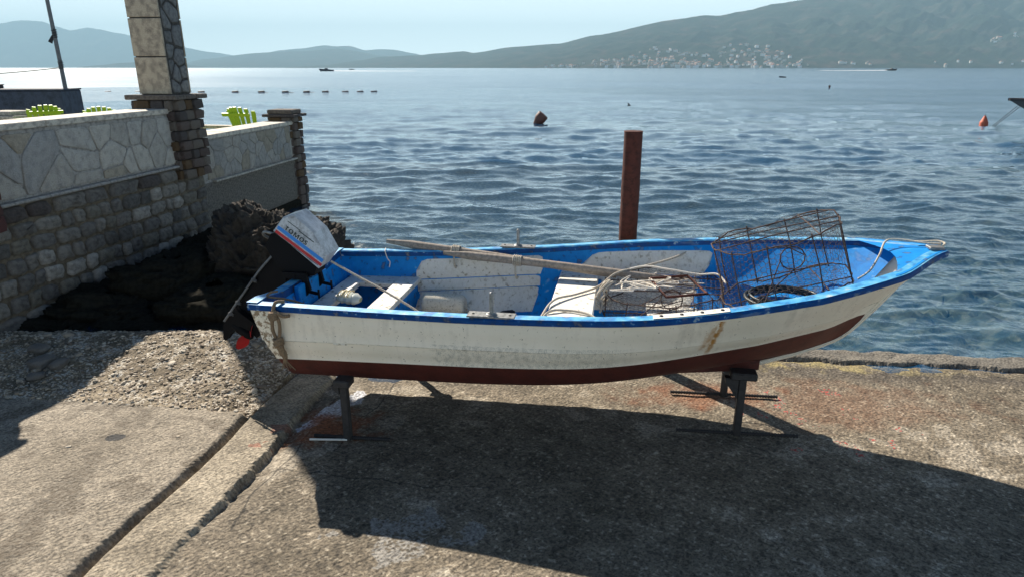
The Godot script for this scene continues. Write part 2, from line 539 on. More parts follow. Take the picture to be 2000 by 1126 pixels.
# ---------------------------------------------------------------- ground
func gy(z: float) -> float: return 0.205 - 0.045 * z
func slab_edge(z: float) -> float: return -1.614 + 0.103 * (z - 2.0) + 0.012 * sin(z * 5.0)
func pebble_edge(x: float) -> float: return 3.353 - 0.127 * (x + 1.623)
func shore(x: float) -> float: return 4.74 - 0.137 * x if x > -1.2 else 4.72
func seam(x: float) -> float: return 4.17 - 0.14 * (x - 1.93) + 0.012 * sin(x * 7.0) + 0.01 * sin(x * 19.0)

func ground_height(x: float, z: float) -> float:
	var u := x - slab_edge(z)
	var y := gy(z)
	var fine := N1.get_noise_2d(x * 1300 + z * 300, z * 1300 - x * 300)
	var mid := N1.get_noise_2d(x * 500, z * 500 + 900)
	if u < 0.0:
		var zb := pebble_edge(x) + 0.02 * N1.get_noise_2d(x * 900, 77)
		if z > zb:
			# bank of loose stone in old concrete
			y += 0.015 + 0.105 * (z - zb) * ss(0.0, 0.5, z - zb) * ss(4.75, 4.3, z) + 0.012 * mid + 0.011 * fine
			y -= 0.05 * ss(-0.35, 0.0, u)
		else:
			y += 0.012 + 0.006 * mid + 0.0022 * fine
			y -= 0.035 * ss(-0.03, 0.0, u)
	elif u < 0.035:
		y += -0.05
	else:
		var e := u - 0.285 - 0.02 * mid
		var top := 0.008 + 0.004 * mid + 0.0018 * fine - 0.03 * ss(3.9, 4.0, z)
		var low := -0.012 + 0.005 * mid + 0.002 * fine
		# worn trough along the strip, and a second broken edge
		low -= (0.022 + 0.008 * fine) * ss(0.10, 0.015, e) * ss(2.2, 2.6, z) * ss(3.9, 3.4, z)
		low += 0.010 * ss(0.09, 0.13, e) * ss(0.30, 0.16, e) * ss(2.3, 2.5, z)
		var s := z - seam(x)
		if x > 0.6:
			low += (0.014 + 0.008 * mid) * ss(0.0, 0.02, s)
			low -= 0.030 * ss(0.026, 0.006, absf(s))
		y += lerpf(top, low, ss(-0.012, 0.014, e + 0.006 * fine))
	var d := shore(x) + 0.05 * N1.get_noise_2d(x * 300, 40) - z
	if d < 0.10: y = lerpf(y, y - 0.07, ss(0.10, 0.0, d))
	if d < 0.0: y = -0.02 + d * 1.6
	return y

func make_ground() -> void:
	# colours of the concrete, worn, stained and patched as it lies (linear values)
	var w := 2048
	var h := 1024
	var X0 := -4.4
	var XW := 9.0
	var Z0 := 0.3
	var ZW := 4.5
	var a := noise_image(w, h, 0.004, 11, FastNoiseLite.TYPE_SIMPLEX_SMOOTH, 5, false).get_data()
	var b := noise_image(w, h, 0.020, 12, FastNoiseLite.TYPE_SIMPLEX_SMOOTH, 5, false).get_data()
	var f := grain_image(w, h, 2, 13).get_data()
	var cz := grain_image(w, h, 4, 14).get_data()
	var out := PackedByteArray()
	out.resize(w * h * 3)
	var lut := PackedByteArray()
	lut.resize(1024)
	for i in 1024: lut[i] = clampi(int(Color(i / 1023.0, 0, 0).linear_to_srgb().r * 255.0), 0, 255)
	for j in h:
		var z := Z0 + ZW * (j + 0.5) / h
		var edge := slab_edge(z)
		for i in w:
			var k := j * w + i
			var x := X0 + XW * (i + 0.5) / w
			var n1 := a[k] / 127.5 - 1.0
			var n2 := b[k] / 127.5 - 1.0
			var n3 := f[k] / 127.5 - 1.0
			var u := x - edge
			var r := 0.0; var g := 0.0; var bl := 0.0
			if u < 0.0:
				if z > pebble_edge(x):
					var t := clampf(0.5 + 0.6 * n1 + 0.5 * n2, 0, 1)
					r = lerpf(0.15, 0.33, t); g = lerpf(0.115, 0.27, t); bl = lerpf(0.07, 0.185, t)
					if n2 + n3 * 0.5 > 0.35: r = 0.42; g = 0.39; bl = 0.33
				else:
					var t := clampf(0.55 + 0.55 * n1 + 0.35 * n2, 0, 1)
					r = lerpf(0.17, 0.37, t); g = lerpf(0.142, 0.32, t); bl = lerpf(0.103, 0.25, t)
					# worn through to the aggregate
					var worn := n2 * 0.8 + n1 * 0.5 - 0.10 + 0.5 * maxf(0.0, 1.0 - absf(x + 2.02 + 0.12 * (z - 2.6)) / 0.16)
					if worn > 0.04:
						var q := clampf((worn - 0.04) * 4.0, 0, 1) * clampf(0.75 + 0.9 * n3, 0, 1)
						r = lerpf(r, 0.105, q); g = lerpf(g, 0.085, q); bl = lerpf(bl, 0.06, q)
					if n1 < -0.42 and z < 2.5: r = 0.5; g = 0.5; bl = 0.47
					# old tar spot and grey cement skin
					if Vector2(x + 2.06, (z - 3.05) * 1.3).length() < 0.05 + 0.02 * n2: r = 0.03; g = 0.03; bl = 0.03
			elif u < 0.30:
				var t := clampf(0.55 + 0.5 * n1 + 0.5 * n2, 0, 1)
				r = lerpf(0.19, 0.36, t); g = lerpf(0.158, 0.308, t); bl = lerpf(0.112, 0.23, t)
				if z > 2.95 and z < 3.2 and n2 > 0.1 and u > 0.16: r *= 0.9; g *= 0.55; bl *= 0.5
			else:
				var t := clampf(0.5 + 0.5 * n1 + 0.45 * n2, 0, 1)
				r = lerpf(0.120, 0.235, t); g = lerpf(0.098, 0.195, t); bl = lerpf(0.067, 0.142, t)
				# pale patches of cement, stone chips standing in it
				if n1 * 0.6 + n2 * 0.6 > 0.34:
					r += 0.06; g += 0.06; bl += 0.055
				if cz[k] > 205 and n3 > -0.1: r += 0.12; g += 0.11; bl += 0.09
				if cz[k] < 45: r *= 0.55; g *= 0.55; bl *= 0.55
				# cement splash
				if Vector2(x + 0.42, (z - 2.26) * 1.5).length() < 0.20 + 0.22 * n2 and n3 + n2 > -0.30: r = 0.23; g = 0.215; bl = 0.19
				# cracks
				var c1 := -1.10 + 0.11 * (z - 3.0) + 0.018 * sin(z * 9.0) + 0.02 * n2
				var c2 := -0.86 + 0.24 * (z - 3.2) + 0.015 * sin(z * 13.0) + 0.02 * n2
				var c3 := 2.62 - 0.10 * x + 0.03 * sin(x * 5.0) + 0.03 * n2
				if absf(x - c1) < 0.0045 and z > 2.3 and z < 3.9 or absf(x - c2) < 0.004 and z > 2.95 and z < 3.9 or absf(z - c3) < 0.0035 and x > -1.2 and x < -0.1:
					r *= 0.3; g *= 0.3; bl *= 0.3
				# lime along the strip
				if Vector2((x + 1.02 - (z - 3.4) * 0.42) * 3.0, z - 3.42).length() < 0.24 + 0.12 * n2: r = 0.55; g = 0.56; bl = 0.6
				# rust run off the steel feet
				var ru := ss(0.34, 0.05, Vector2(x + 1.0, (z - 3.2) * 1.4).length() + 0.22 * n2 + 0.08 * n3) + ss(0.45, 0.08, Vector2((x - 1.15) * 0.8, (z - 3.62) * 2.0).length() + 0.25 * n2 + 0.08 * n3) * 0.55
				ru += ss(0.5, 0.1, Vector2((x - 1.95) * 0.7, (z - 3.45) * 1.2).length() + 0.3 * n2 + 0.2 * n1) * 0.22
				ru = clampf(ru, 0, 1)
				r = lerpf(r, 0.30, ru * 0.9); g = lerpf(g, 0.095, ru * 0.9); bl = lerpf(bl, 0.03, ru * 0.9)
				# flecks of red paint
				if n3 > 0.4 and n2 > 0.42 and Vector2(x - 1.75, (z - 3.25)).length() < 0.5: r = 0.34; g = 0.05; bl = 0.04
				# yellow weed along the seam, dark damp before it
				if x > 0.6:
					var s := z - seam(x)
					if s < 0.0:
						var al := ss(-0.22, -0.10, s + 0.14 * n2) * ss(3.3, 2.4, x + 0.6 * n2)
						al *= clampf(0.55 + 1.2 * n2 + 0.4 * n3, 0, 1) * 0.85
						r = lerpf(r, 0.28, al); g = lerpf(g, 0.225, al); bl = lerpf(bl, 0.085, al)
						var wet := ss(-0.42, -0.22, s + 0.12 * n1) * ss(-0.08, -0.18, s + 0.06 * n2) * 0.75
						r *= 1.0 - 0.5 * wet; g *= 1.0 - 0.5 * wet; bl *= 1.0 - 0.46 * wet
					else:
						r = lerpf(0.11, 0.21, t); g = lerpf(0.10, 0.19, t); bl = lerpf(0.085, 0.155, t)
			var gr := 1.0 + 0.42 * n3 + 0.12 * n2
			out[k * 3] = lut[clampi(int(r * gr * 1023), 0, 1023)]
			out[k * 3 + 1] = lut[clampi(int(g * gr * 1023), 0, 1023)]
			out[k * 3 + 2] = lut[clampi(int(bl * gr * 1023), 0, 1023)]
	var tex := ImageTexture.create_from_image(Image.create_from_data(w, h, false, Image.FORMAT_RGB8, out))
	var m := StandardMaterial3D.new()
	m.albedo_texture = tex
	m.roughness = 0.9
	var grit := grain_image(1024, 1024, 4, 17)
	m.heightmap_enabled = true
	m.heightmap_texture = ImageTexture.create_from_image(grain_image(w, h, 2, 19))
	m.heightmap_scale = 0.5
	m.detail_enabled = true
	m.detail_blend_mode = BaseMaterial3D.BLEND_MODE_MUL
	m.detail_uv_layer = BaseMaterial3D.DETAIL_UV_2
	m.detail_albedo = tone_texture(grit, [[0.0, Color(0.30, 0.28, 0.25)], [0.30, Color(0.78, 0.76, 0.73)], [0.5, Color(1, 1, 1)], [1.0, Color(1, 1, 1)]])
	m.uv2_triplanar = true
	m.uv2_world_triplanar = true
	m.uv2_scale = Vector3.ONE * 0.9
	M.ground = m
	# the surface: columns follow the edge of the slab
	var us := []
	var u := -3.6
	while u < 7.4:
		us.append(u)
		var d := 0.022
		if absf(u) < 0.06 or absf(u - 0.31) < 0.10: d = 0.010
		elif u < -2.6 or u > 5.0: d = 0.08
		u += d
	var zs := []
	var z := 0.2
	while z < 5.3:
		zs.append(z)
		z += 0.05 if z < 1.6 else 0.018
	var kinds := ["concrete_slab", "stone_bank", "kerb_strip", "slipway"]
	var names := {"concrete_slab": "worn pale concrete slab beside the wall", "stone_bank": "bank of loose stones in old concrete", "kerb_strip": "pale concrete strip between slab and slipway", "slipway": "rough grey concrete slipway under the boat"}
	var nu := us.size()
	var nz := zs.size()
	var P := PackedVector3Array(); P.resize(nu * nz)
	for j in nz:
		for i in nu:
			var x: float = us[i] + slab_edge(zs[j])
			P[j * nu + i] = Vector3(x, ground_height(x, zs[j]), -zs[j])
	var bs := {}
	var ids := {}
	for k in kinds:
		bs[k] = MB.new(); ids[k] = {}
	for j in nz - 1:
		for i in nu - 1:
			var uu: float = us[i] + 0.005
			var kind := "slipway"
			if uu < 0.0: kind = "stone_bank" if zs[j] > pebble_edge(P[j * nu + i].x) else "concrete_slab"
			elif uu < 0.30: kind = "kerb_strip"
			var mb: MB = bs[kind]
			var q := []
			for c in [[0, 0], [1, 0], [1, 1], [0, 1]]:
				var k: int = (j + c[1]) * nu + i + c[0]
				if not ids[kind].has(k):
					var ii: int = i + c[0]; var jj: int = j + c[1]
					var du := P[jj * nu + mini(ii + 1, nu - 1)] - P[jj * nu + maxi(ii - 1, 0)]
					var dv := P[mini(jj + 1, nz - 1) * nu + ii] - P[maxi(jj - 1, 0) * nu + ii]
					ids[kind][k] = mb.vert(P[k], du.cross(dv).normalized(), Vector2((P[k].x - X0) / XW, (-P[k].z - Z0) / ZW))
				q.append(ids[kind][k])
			mb.quad(q[0], q[1], q[2], q[3])
	for k in kinds: structure(k, bs[k].mesh(), m, names[k])
	make_pebbles()

func make_pebbles() -> void:
	var shapes := []
	for k in 3: shapes.append(rough_block(40 + k, 0.16, 0.75, 3))
	var m := mat(Color(1, 1, 1), 0.85, T.mottle, 9.0)
	m.vertex_color_use_as_albedo = true
	for k in 3:
		var xs := []
		var cs := []
		rng.seed = 500 + k
		var tries := 10000
		for i in tries:
			var x := rng.randf_range(-4.0, -1.4)
			var z := rng.randf_range(2.9, 4.8)
			if x > slab_edge(z) - 0.01: continue
			var inside := z - pebble_edge(x)
			if inside < 0.0 and rng.randf() > 0.02 * exp(inside * 3.0): continue
			# thickest by the strip
			if rng.randf() > 0.42 + 0.5 * ss(-0.9, 0.0, x - slab_edge(z)): continue
			var s := 0.004 + 0.0135 * pow(rng.randf(), 2.6)
			if rng.randf() < 0.003: s = rng.randf_range(0.025, 0.04)
			var b := Basis.from_euler(Vector3(rng.randfn(0, 0.25), rng.randf() * TAU, rng.randfn(0, 0.25))).scaled_local(Vector3(s * rng.randf_range(0.9, 1.5), s * rng.randf_range(0.35, 0.7), s * rng.randf_range(0.7, 1.1)) * 1.3)
			xs.append(Transform3D(b, Vector3(x, ground_height(x, z) - s * 0.02, -z)))
			var t := rng.randf()
			var c := Color(0.36, 0.28, 0.19).lerp(Color(0.62, 0.55, 0.44), t)
			if rng.randf() < 0.25: c = Color(0.22, 0.17, 0.12)
			cs.append(c)
		var mm := MultiMesh.new()
		mm.transform_format = MultiMesh.TRANSFORM_3D
		mm.use_colors = true
		mm.mesh = shapes[k]
		mm.instance_count = xs.size()
		for i in xs.size():
			mm.set_instance_transform(i, xs[i]); mm.set_instance_color(i, cs[i])
		var o := MultiMeshInstance3D.new()
		o.multimesh = mm
		o.material_override = m
		o.name = numbered("pebbles")
		add_child(o)
		tag(o, ["pale and brown pebbles strewn over the stone bank", "small flat pebbles bedded in the stone bank", "mixed beach pebbles lying on the stone bank"][k], "pebbles", "", "stuff")
	# a few larger stones lying in the shade by the wall
	rng.seed = 77
	var sp := [[-3.05, 3.95, 0.16], [-2.92, 3.92, 0.12], [-3.18, 4.12, 0.13], [-2.98, 3.78, 0.10]]
	var labels := ["largest flat grey stone lying in the wall's shade", "flat grey stone beside the largest one in the shade", "rounded grey stone lying closest to the wall foot", "small flat stone at the slab end of the shaded stones"]
	for k in sp.size():
		var o := put("flat_stone", rough_block(70 + k, 0.14, 0.6, 4), M.blocks[2])
		o.transform = Transform3D(Basis(Vector3.UP, rng.randf() * TAU).scaled_local(Vector3(sp[k][2], sp[k][2] * 0.4, sp[k][2] * 0.7)), Vector3(sp[k][0], ground_height(sp[k][0], sp[k][1]) + sp[k][2] * 0.10, -sp[k][1]))
		tag(o, labels[k], "stone", "flat stones on the bank")

# ---------------------------------------------------------------- sea
func sea_height(x: float, z: float, dz: float) -> float:
	var y := 0.0
	var lee := ss(3.5, 16.0, z)
	# swell, chop and ripples, each left out where the mesh is too coarse to hold it
	var f0 := ss(7.0, 2.0, dz) * ss(12.0, 50.0, z)
	if f0 > 0.0: y += 0.11 * N2.get_noise_2d(x * 3.0 + z, z * 12.0 + 70.0) * f0
	var fm := ss(24.0, 9.0, dz) * ss(45.0, 110.0, z)
	if fm > 0.0: y += 0.45 * N2.get_noise_2d(x * 0.7 + z * 0.3 + 40.0, z * 2.6) * fm
	y += (0.022 + 0.045 * lee) * N2.get_noise_2d(x * 9.0 + z * 3.0, z * 25.0) * ss(2.5, 0.8, dz)
	var f1 := ss(1.3, 0.35, dz)
	if f1 > 0.0:
		var n := N2.get_noise_2d(x * 38.0 + z * 12.0 + 500, z * 98.0 - x * 9.0)
		y += (0.027 + 0.022 * lee) * (n + 0.5 * n * n) * f1
	var f2 := ss(0.45, 0.12, dz)
	if f2 > 0.0:
		var n := N2.get_noise_2d(x * 95.0 - z * 40.0, z * 210.0 + x * 30.0 + 900)
		y += (0.019 + 0.006 * lee) * (n + 0.7 * n * n) * f2
	var f3 := ss(0.14, 0.04, dz)
	if f3 > 0.0: y += 0.0045 * N2.get_noise_2d(x * 300.0 + z * 90.0, z * 430.0 - x * 60.0) * f3
	return y

func make_sea() -> void:
	var zs := []
	var z := 3.7
	while z < 420.0:
		zs.append(z)
		z += maxf(0.022, z * z * 0.00062)
	var nearest := zs.size()
	for d in [700.0, 1500.0, 4000.0, 11000.0]: zs.append(d)
	var nu := 960
	var P := PackedVector3Array()
	var nz := zs.size()
	P.resize(nu * nz)
	for j in nz:
		var zz: float = zs[j]
		var dz := maxf(0.022, zz * zz * 0.00062)
		for i in nu:
			var uu := -1.02 + 2.1 * i / (nu - 1)
			var x := uu * zz
			if j == 0 or zz < 6.0: x = uu * maxf(zz, 6.0)
			P[j * nu + i] = Vector3(x, sea_height(x, zz, dz) if j < nearest else 0.0, -zz)
	var nn := PackedVector3Array(); nn.resize(nu * nz)
	for j in nz:
		for i in nu:
			var du := P[j * nu + mini(i + 1, nu - 1)] - P[j * nu + maxi(i - 1, 0)]
			var dv := P[mini(j + 1, nz - 1) * nu + i] - P[maxi(j - 1, 0) * nu + i]
			nn[j * nu + i] = du.cross(dv).normalized()
	# five reaches of water: the farther, the more of the ripples are finer than the mesh and count as roughness
	var o := MeshInstance3D.new()
	var mesh := ArrayMesh.new()
	o.mesh = mesh
	var ripples := ImageTexture.create_from_image(noise_image(512, 512, 0.03, 51, FastNoiseLite.TYPE_SIMPLEX_SMOOTH, 4))
	var reach := [0, 0, 0, 0, 0, nz - 1]
	for j in nz:
		for r in 4:
			if zs[j] < [14.0, 26.0, 42.0, 70.0][r]: reach[r + 1] = j
	for r in 5:
		var ix := PackedInt32Array()
		var from: int = reach[r]; var to: int = reach[r + 1]
		ix.resize((nu - 1) * (to - from) * 6)
		var at := 0
		for j in to - from:
			for i in nu - 1:
				var k := j * nu + i
				ix[at] = k; ix[at + 1] = k + nu; ix[at + 2] = k + 1; ix[at + 3] = k + 1; ix[at + 4] = k + nu; ix[at + 5] = k + nu + 1
				at += 6
		var arr := []
		arr.resize(Mesh.ARRAY_MAX)
		arr[Mesh.ARRAY_VERTEX] = P.slice(from * nu, (to + 1) * nu); arr[Mesh.ARRAY_NORMAL] = nn.slice(from * nu, (to + 1) * nu); arr[Mesh.ARRAY_INDEX] = ix
		mesh.add_surface_from_arrays(Mesh.PRIMITIVE_TRIANGLES, arr)
		var m := StandardMaterial3D.new()
		m.transparency = BaseMaterial3D.TRANSPARENCY_ALPHA
		m.albedo_color = Color(lin(0.003, 0.090, 0.215), [0.34, 0.5, 0.62, 0.62, 0.62][r])
		m.roughness = [0.025, 0.05, 0.085, 0.12, 0.155][r]
		m.uv1_triplanar = true
		m.uv1_world_triplanar = true
		m.uv1_scale = Vector3.ONE * 0.8
		m.heightmap_enabled = true
		m.heightmap_texture = ripples
		m.heightmap_scale = [0.22, 0.35, 0.5, 0.6, 0.8][r]
		mesh.surface_set_material(r, m)
	o.name = numbered("sea")
	add_child(o)
	tag(o, "rippled blue sea of the bay", "", "", "structure")
	# the bottom: stones and weed, falling away from the shore
	var b := MB.new()
	var rows := []
	zs = []
	z = 3.9
	while z < 20.0:
		zs.append(z); z += 0.09 + (z - 3.9) * 0.02
	zs.append_array([40.0, 120.0, 500.0, 11000.0])
	for q in zs:
		var row := []
		for i in 200:
			var x: float = (-1.3 + 2.6 * i / 199.0) * maxf(q, 7.0)
			var y: float = -0.30 - 0.16 * minf(q - 3.9, 25.0) - maxf(0.0, q - 29.0) * 0.01 
			if q < 25.0: y += 0.22 * N1.get_noise_2d(x * 120, q * 120) + 0.08 * N1.get_noise_2d(x * 500, q * 500)
			row.append(Vector3(x, maxf(y, -9.0), -q))
		rows.append(row)
	b.grid(rows)
	var bed := tone_texture(noise_image(512, 512, 0.02, 61, FastNoiseLite.TYPE_SIMPLEX_SMOOTH, 6), [[0.0, Color(0.01, 0.02, 0.015)], [0.45, Color(0.03, 0.06, 0.04)], [0.55, Color(0.06, 0.10, 0.075)], [0.7, Color(0.13, 0.17, 0.125)], [1.0, Color(0.25, 0.28, 0.21)]])
	structure("seabed", b.mesh(), mat(Color(1, 1, 1), 0.9, bed, 0.45, T.speck, 1.0, true), "stony seabed with dark weed seen through shallow water")

# ---------------------------------------------------------------- quay wall and terrace
# wall frame: x along the wall (away from the shore), y up, z out towards the slipway
const WX := -3.80
const WZ := 4.577
var WALL := Transform3D()

func wall_thing(called: String, label: String, category: String, group := "") -> Node3D:
	var o := thing(called, label, category, WALL.origin, 0.0, group)
	o.transform = WALL
	return o

func wbox(parent: Node, called: String, m: Material, lo: Vector3, hi: Vector3, bev := 0.006) -> MeshInstance3D:
	var b := MB.new()
	b.box(Transform3D(Basis.IDENTITY, (lo + hi) * 0.5), hi - lo, bev)
	return put(called, b.mesh(), m, parent)

# coursed rubble on a wall face
func courses(parent: Node, t0: float, t1: float, ys: Array, widths: Array, mats: Array, face: float, depth: float, sd: int, dark = null) -> void:
	rng.seed = sd
	var idx := 0
	for r in ys.size() - 1:
		var t := t0 - rng.randf() * 0.12
		while t < t1 - 0.03:
			var w: float = rng.randf_range(widths[0], widths[1])
			if t + w > t1 - 0.10: w = t1 - t
			var a := maxf(t, t0)
			var b := minf(t + w, t1)
			t += w
			if b - a < 0.05: continue
			var g := 0.009
			var wave := func(x): return 0.035 * N1.get_noise_2d(x * 160, sd * 13 + 5.0)
			var tl := rng.randf_range(-0.022, 0.022)
			var lo0: float = ys[r] + (wave.call(a) if r else 0.0); var lo1: float = ys[r] + (wave.call(b) if r else 0.0)
			var hi0: float = ys[r + 1] + (wave.call(a) if r < ys.size() - 2 else 0.0); var hi1: float = ys[r + 1] + (wave.call(b) if r < ys.size() - 2 else 0.0)
			var q := PackedVector2Array()
			var c4 := [Vector2(a + g, lo0 + g), Vector2(b - g, lo1 + g), Vector2(b - g + tl, hi1 - g), Vector2(a + g + tl, hi0 - g)]
			var cen: Vector2 = (c4[0] + c4[1] + c4[2] + c4[3]) / 4.0
			var rd := rng.randf_range(0.12, 0.26)
			for k in 4:
				var p: Vector2 = c4[k]; var nx: Vector2 = c4[(k + 1) % 4]; var pv: Vector2 = c4[(k + 3) % 4]
				for s in [p.lerp(pv, rd), p.lerp(pv, rd * 0.3).lerp(nx, rd * 0.3), p.lerp(nx, rd), p.lerp(nx, 0.5)]:
					q.append(s.lerp(cen, rng.randf_range(-0.02, 0.13)))
			idx += 1
			var m: Material = mats[rng.randi() % mats.size()]
			if dark != null and dark.call((a + b) * 0.5, (lo0 + hi0) * 0.5): m = M.weed_blocks[rng.randi() % 3]
			var o := put("stone", pillow(q, depth * rng.randf_range(0.7, 1.25), 0.022, 0.030, sd + idx * 1.7), m, parent)
			o.position = Vector3(0, 0, face)

# rough square pillar of small stones
func stone_stack(parent: Node, x0: float, x1: float, z0: float, z1: float, ys: Array, mats: Array, sd: int) -> void:
	rng.seed = sd
	wbox(parent, "mortar_core", M.dark_mortar, Vector3(x0 + 0.022, ys[0], z0 + 0.022), Vector3(x1 - 0.022, ys[-1], z1 - 0.022), 0.0)
	var shapes := []
	for k in 5: shapes.append(rough_block(sd * 7 + k, 0.09, 0.28, 3))
	for r in ys.size() - 1:
		var hh: float = ys[r + 1] - ys[r]
		for side in [[0, x0, x1, z1], [0, x0, x1, z0], [1, z0, z1, x0], [1, z0, z1, x1]]:
			var t: float = side[1]
			while t < side[2] - 0.02:
				var w := rng.randf_range(0.10, 0.20)
				if t + w > side[2] - 0.07: w = side[2] - t
				var o := put("stone", shapes[rng.randi() % 5], mats[rng.randi() % mats.size()], parent)
				var c := Vector3(t + w * 0.5, ys[r] + hh * 0.5, side[3] + rng.randf_range(-0.012, 0.012))
				var s := Vector3(w - 0.012, hh - 0.010, 0.085)
				if side[0] == 1:
					c = Vector3(side[3] + rng.randf_range(-0.012, 0.012), c.y, t + w * 0.5)
					s = Vector3(0.085, s.y, s.x)
				o.transform = Transform3D(Basis.from_euler(Vector3(rng.randfn(0, 0.02), rng.randfn(0, 0.03), rng.randfn(0, 0.03))).scaled_local(s), c)
				t += w

func slab_ring(parent: Node, called: String, m: Material, x0: float, x1: float, z0: float, z1: float, y0: float, y1: float, n: int) -> void:
	for k in n:
		var a := lerpf(x0, x1, float(k) / n)
		var b := lerpf(x0, x1, float(k + 1) / n)
		wbox(parent, called, m, Vector3(a + 0.003, y0 + 0.002 * (k % 2), z0), Vector3(b - 0.003, y1 - 0.003 * (k % 2), z1 - 0.006 * (k % 2)), 0.008)

func paving(parent: Node, called: String, x0: float, x1: float, y0: float, y1: float, count: int, joint: float, depth: float, mats: Array, sd: int, x: Transform3D) -> void:
	rng.seed = sd
	var pts := []
	var w := x1 - x0
	var h := y1 - y0
	var guard := 0
	var gap := sqrt(w * h / count) * 0.72
	while pts.size() < count and guard < 4000:
		guard += 1
		var p := Vector2(rng.randf() * w, rng.randf() * h)
		var ok := true
		for q in pts:
			if Vector2((p.x - q.x) * 1.25, p.y - q.y).length() < gap * (1.0 if guard < 2000 else 0.6): ok = false
		if ok: pts.append(p)
	var k := 0
	for poly in crazy(w, h, pts, joint):
		k += 1
		var o := put(called, pillow(poly, depth * rng.randf_range(0.75, 1.2), minf(joint, 0.012), 0.006, sd + k * 2.3, 0.01), mats[rng.randi() % mats.size()], parent)
		o.transform = x * Transform3D(Basis.IDENTITY, Vector3(x0, y0, rng.randf_range(-0.003, 0.003)))

func make_walls() -> void:
	var d := Vector3(0.144, 0, -0.9895).normalized()
	WALL = Transform3D(Basis(d, Vector3.UP, d.cross(Vector3.UP)), Vector3(WX, 0, -WZ))
	var algae := func(t, y): return y < 0.02 + 0.085 * (t - 0.9) + 0.05 * sin(t * 9.0)
	# near wall: rubble below, crazy paving above
	var w1 := wall_thing("terrace_wall", "tall terrace wall of grey rubble below and pale crazy paving above", "wall")
	wbox(w1, "mortar", M.mortar, Vector3(-1.6, -0.6, -0.40), Vector3(2.78, 0.955, 0.0), 0.0)
	courses(w1, -1.6, 2.78, [-0.32, -0.17, -0.03, 0.11, 0.25, 0.39, 0.53, 0.66, 0.79], [0.11, 0.27], M.blocks, 0.0, 0.042, 301, algae)
	courses(w1, -1.6, 2.30, [0.79, 0.925], [0.14, 0.40], [M.blocks[0], M.blocks[1], M.blocks[3], M.blocks[4], M.brown_blocks[2]], 0.0, 0.06, 311)
	wbox(w1, "upper_wall", M.pale_mortar, Vector3(-1.6, 0.955, -0.30), Vector3(2.40, 1.462, 0.005), 0.0)
	paving(w1, "paving_stone", -1.6, 2.38, 0.965, 1.440, 34, 0.007, 0.008, M.slabs, 321, Transform3D(Basis.IDENTITY, Vector3(0, 0, 0.008)))
	wbox(w1, "ledge", M.pale_mortar, Vector3(-1.6, 0.927, -0.01), Vector3(2.40, 0.953, 0.055), 0.008)
	for k in 5:
		wbox(w1, "coping", M.coping, Vector3(-1.6 + 0.8 * k + 0.002, 1.464, -0.33), Vector3(minf(-0.8 + 0.8 * k, 2.40) - 0.002, 1.514 + 0.001 * (k % 2), 0.028), 0.006)
	# pillar of brown stone with the column on it
	var p1 := wall_thing("stone_pillar", "brown stone pillar carrying the tall tiled column", "pillar")
	stone_stack(p1, 2.36, 2.80, -0.36, 0.07, [0.80, 0.90, 1.00, 1.09, 1.19, 1.29, 1.39, 1.49, 1.595], M.brown_blocks, 41)
	slab_ring(p1, "cap_slab", M.brown_blocks[3], 2.30, 2.86, -0.42, 0.14, 1.598, 1.645, 3)
	var col := wall_thing("tiled_column", "tall square column of beige tiles and dark broken stone", "column")
	wbox(col, "core", M.dark_mortar, Vector3(2.42, 1.646, -0.30), Vector3(2.72, 4.2, 0.03), 0.0)
	for k in 7:
		var y0 := 1.65 + 0.36 * k
		wbox(col, "tile", M.tile, Vector3(2.40, y0 + 0.003, -0.31), Vector3(2.4195, y0 + 0.352, 0.036), 0.004)
		wbox(col, "tile", M.tile, Vector3(2.7205, y0 + 0.003, -0.31), Vector3(2.74, y0 + 0.352, 0.036), 0.004)
	paving(col, "paving_stone", 2.43, 2.71, 1.65, 4.2, 34, 0.012, 0.016, M.dark_slabs, 45, Transform3D(Basis.IDENTITY, Vector3(0, 0, 0.032)))
	# reddish pillar at the near end
	var p0 := wall_thing("stone_pillar", "reddish stone pillar at the landward end of the tall wall", "pillar")
	stone_stack(p0, -0.34, 0.12, -0.36, 0.13, [0.78, 0.90, 1.01, 1.12, 1.23, 1.34, 1.45, 1.56], M.red_blocks, 51)
	slab_ring(p0, "cap_slab", M.brown_blocks[3], -0.39, 0.17, -0.42, 0.18, 1.563, 1.61, 3)
	# lower wall towards the sea
	var w2 := wall_thing("terrace_wall", "low grey terrace wall with rough cast foot running out to the sea", "wall")
	wbox(w2, "foot", M.roughcast, Vector3(2.785, 0.10, -0.42), Vector3(5.24, 0.665, -0.03), 0.01)
	wbox(w2, "weedy_foot", M.weed, Vector3(2.785, -0.7, -0.44), Vector3(5.27, 0.097, 0.0), 0.03)
	wbox(w2, "upper_wall", M.pale_mortar, Vector3(2.80, 0.668, -0.34), Vector3(5.12, 1.142, -0.045), 0.0)
	paving(w2, "paving_stone", 2.83, 5.10, 0.70, 1.13, 38, 0.004, 0.007, M.grey_slabs, 331, Transform3D(Basis.IDENTITY, Vector3(0, 0, -0.04)))
	for k in 6:
		wbox(w2, "ledge", M.ledge, Vector3(3.02 + 0.355 * k, 0.666, -0.06), Vector3(3.37 + 0.355 * k, 0.692, 0.012 + 0.004 * (k % 2)), 0.006)
	for k in 4:
		wbox(w2, "coping", M.coping, Vector3(2.81 + 0.575 * k, 1.144, -0.38), Vector3(3.38 + 0.575 * k, 1.192 + 0.001 * (k % 2), -0.015), 0.006)
	var p2 := wall_thing("stone_pillar", "thin brown stone pillar with stepped cap at the seaward corner", "pillar")
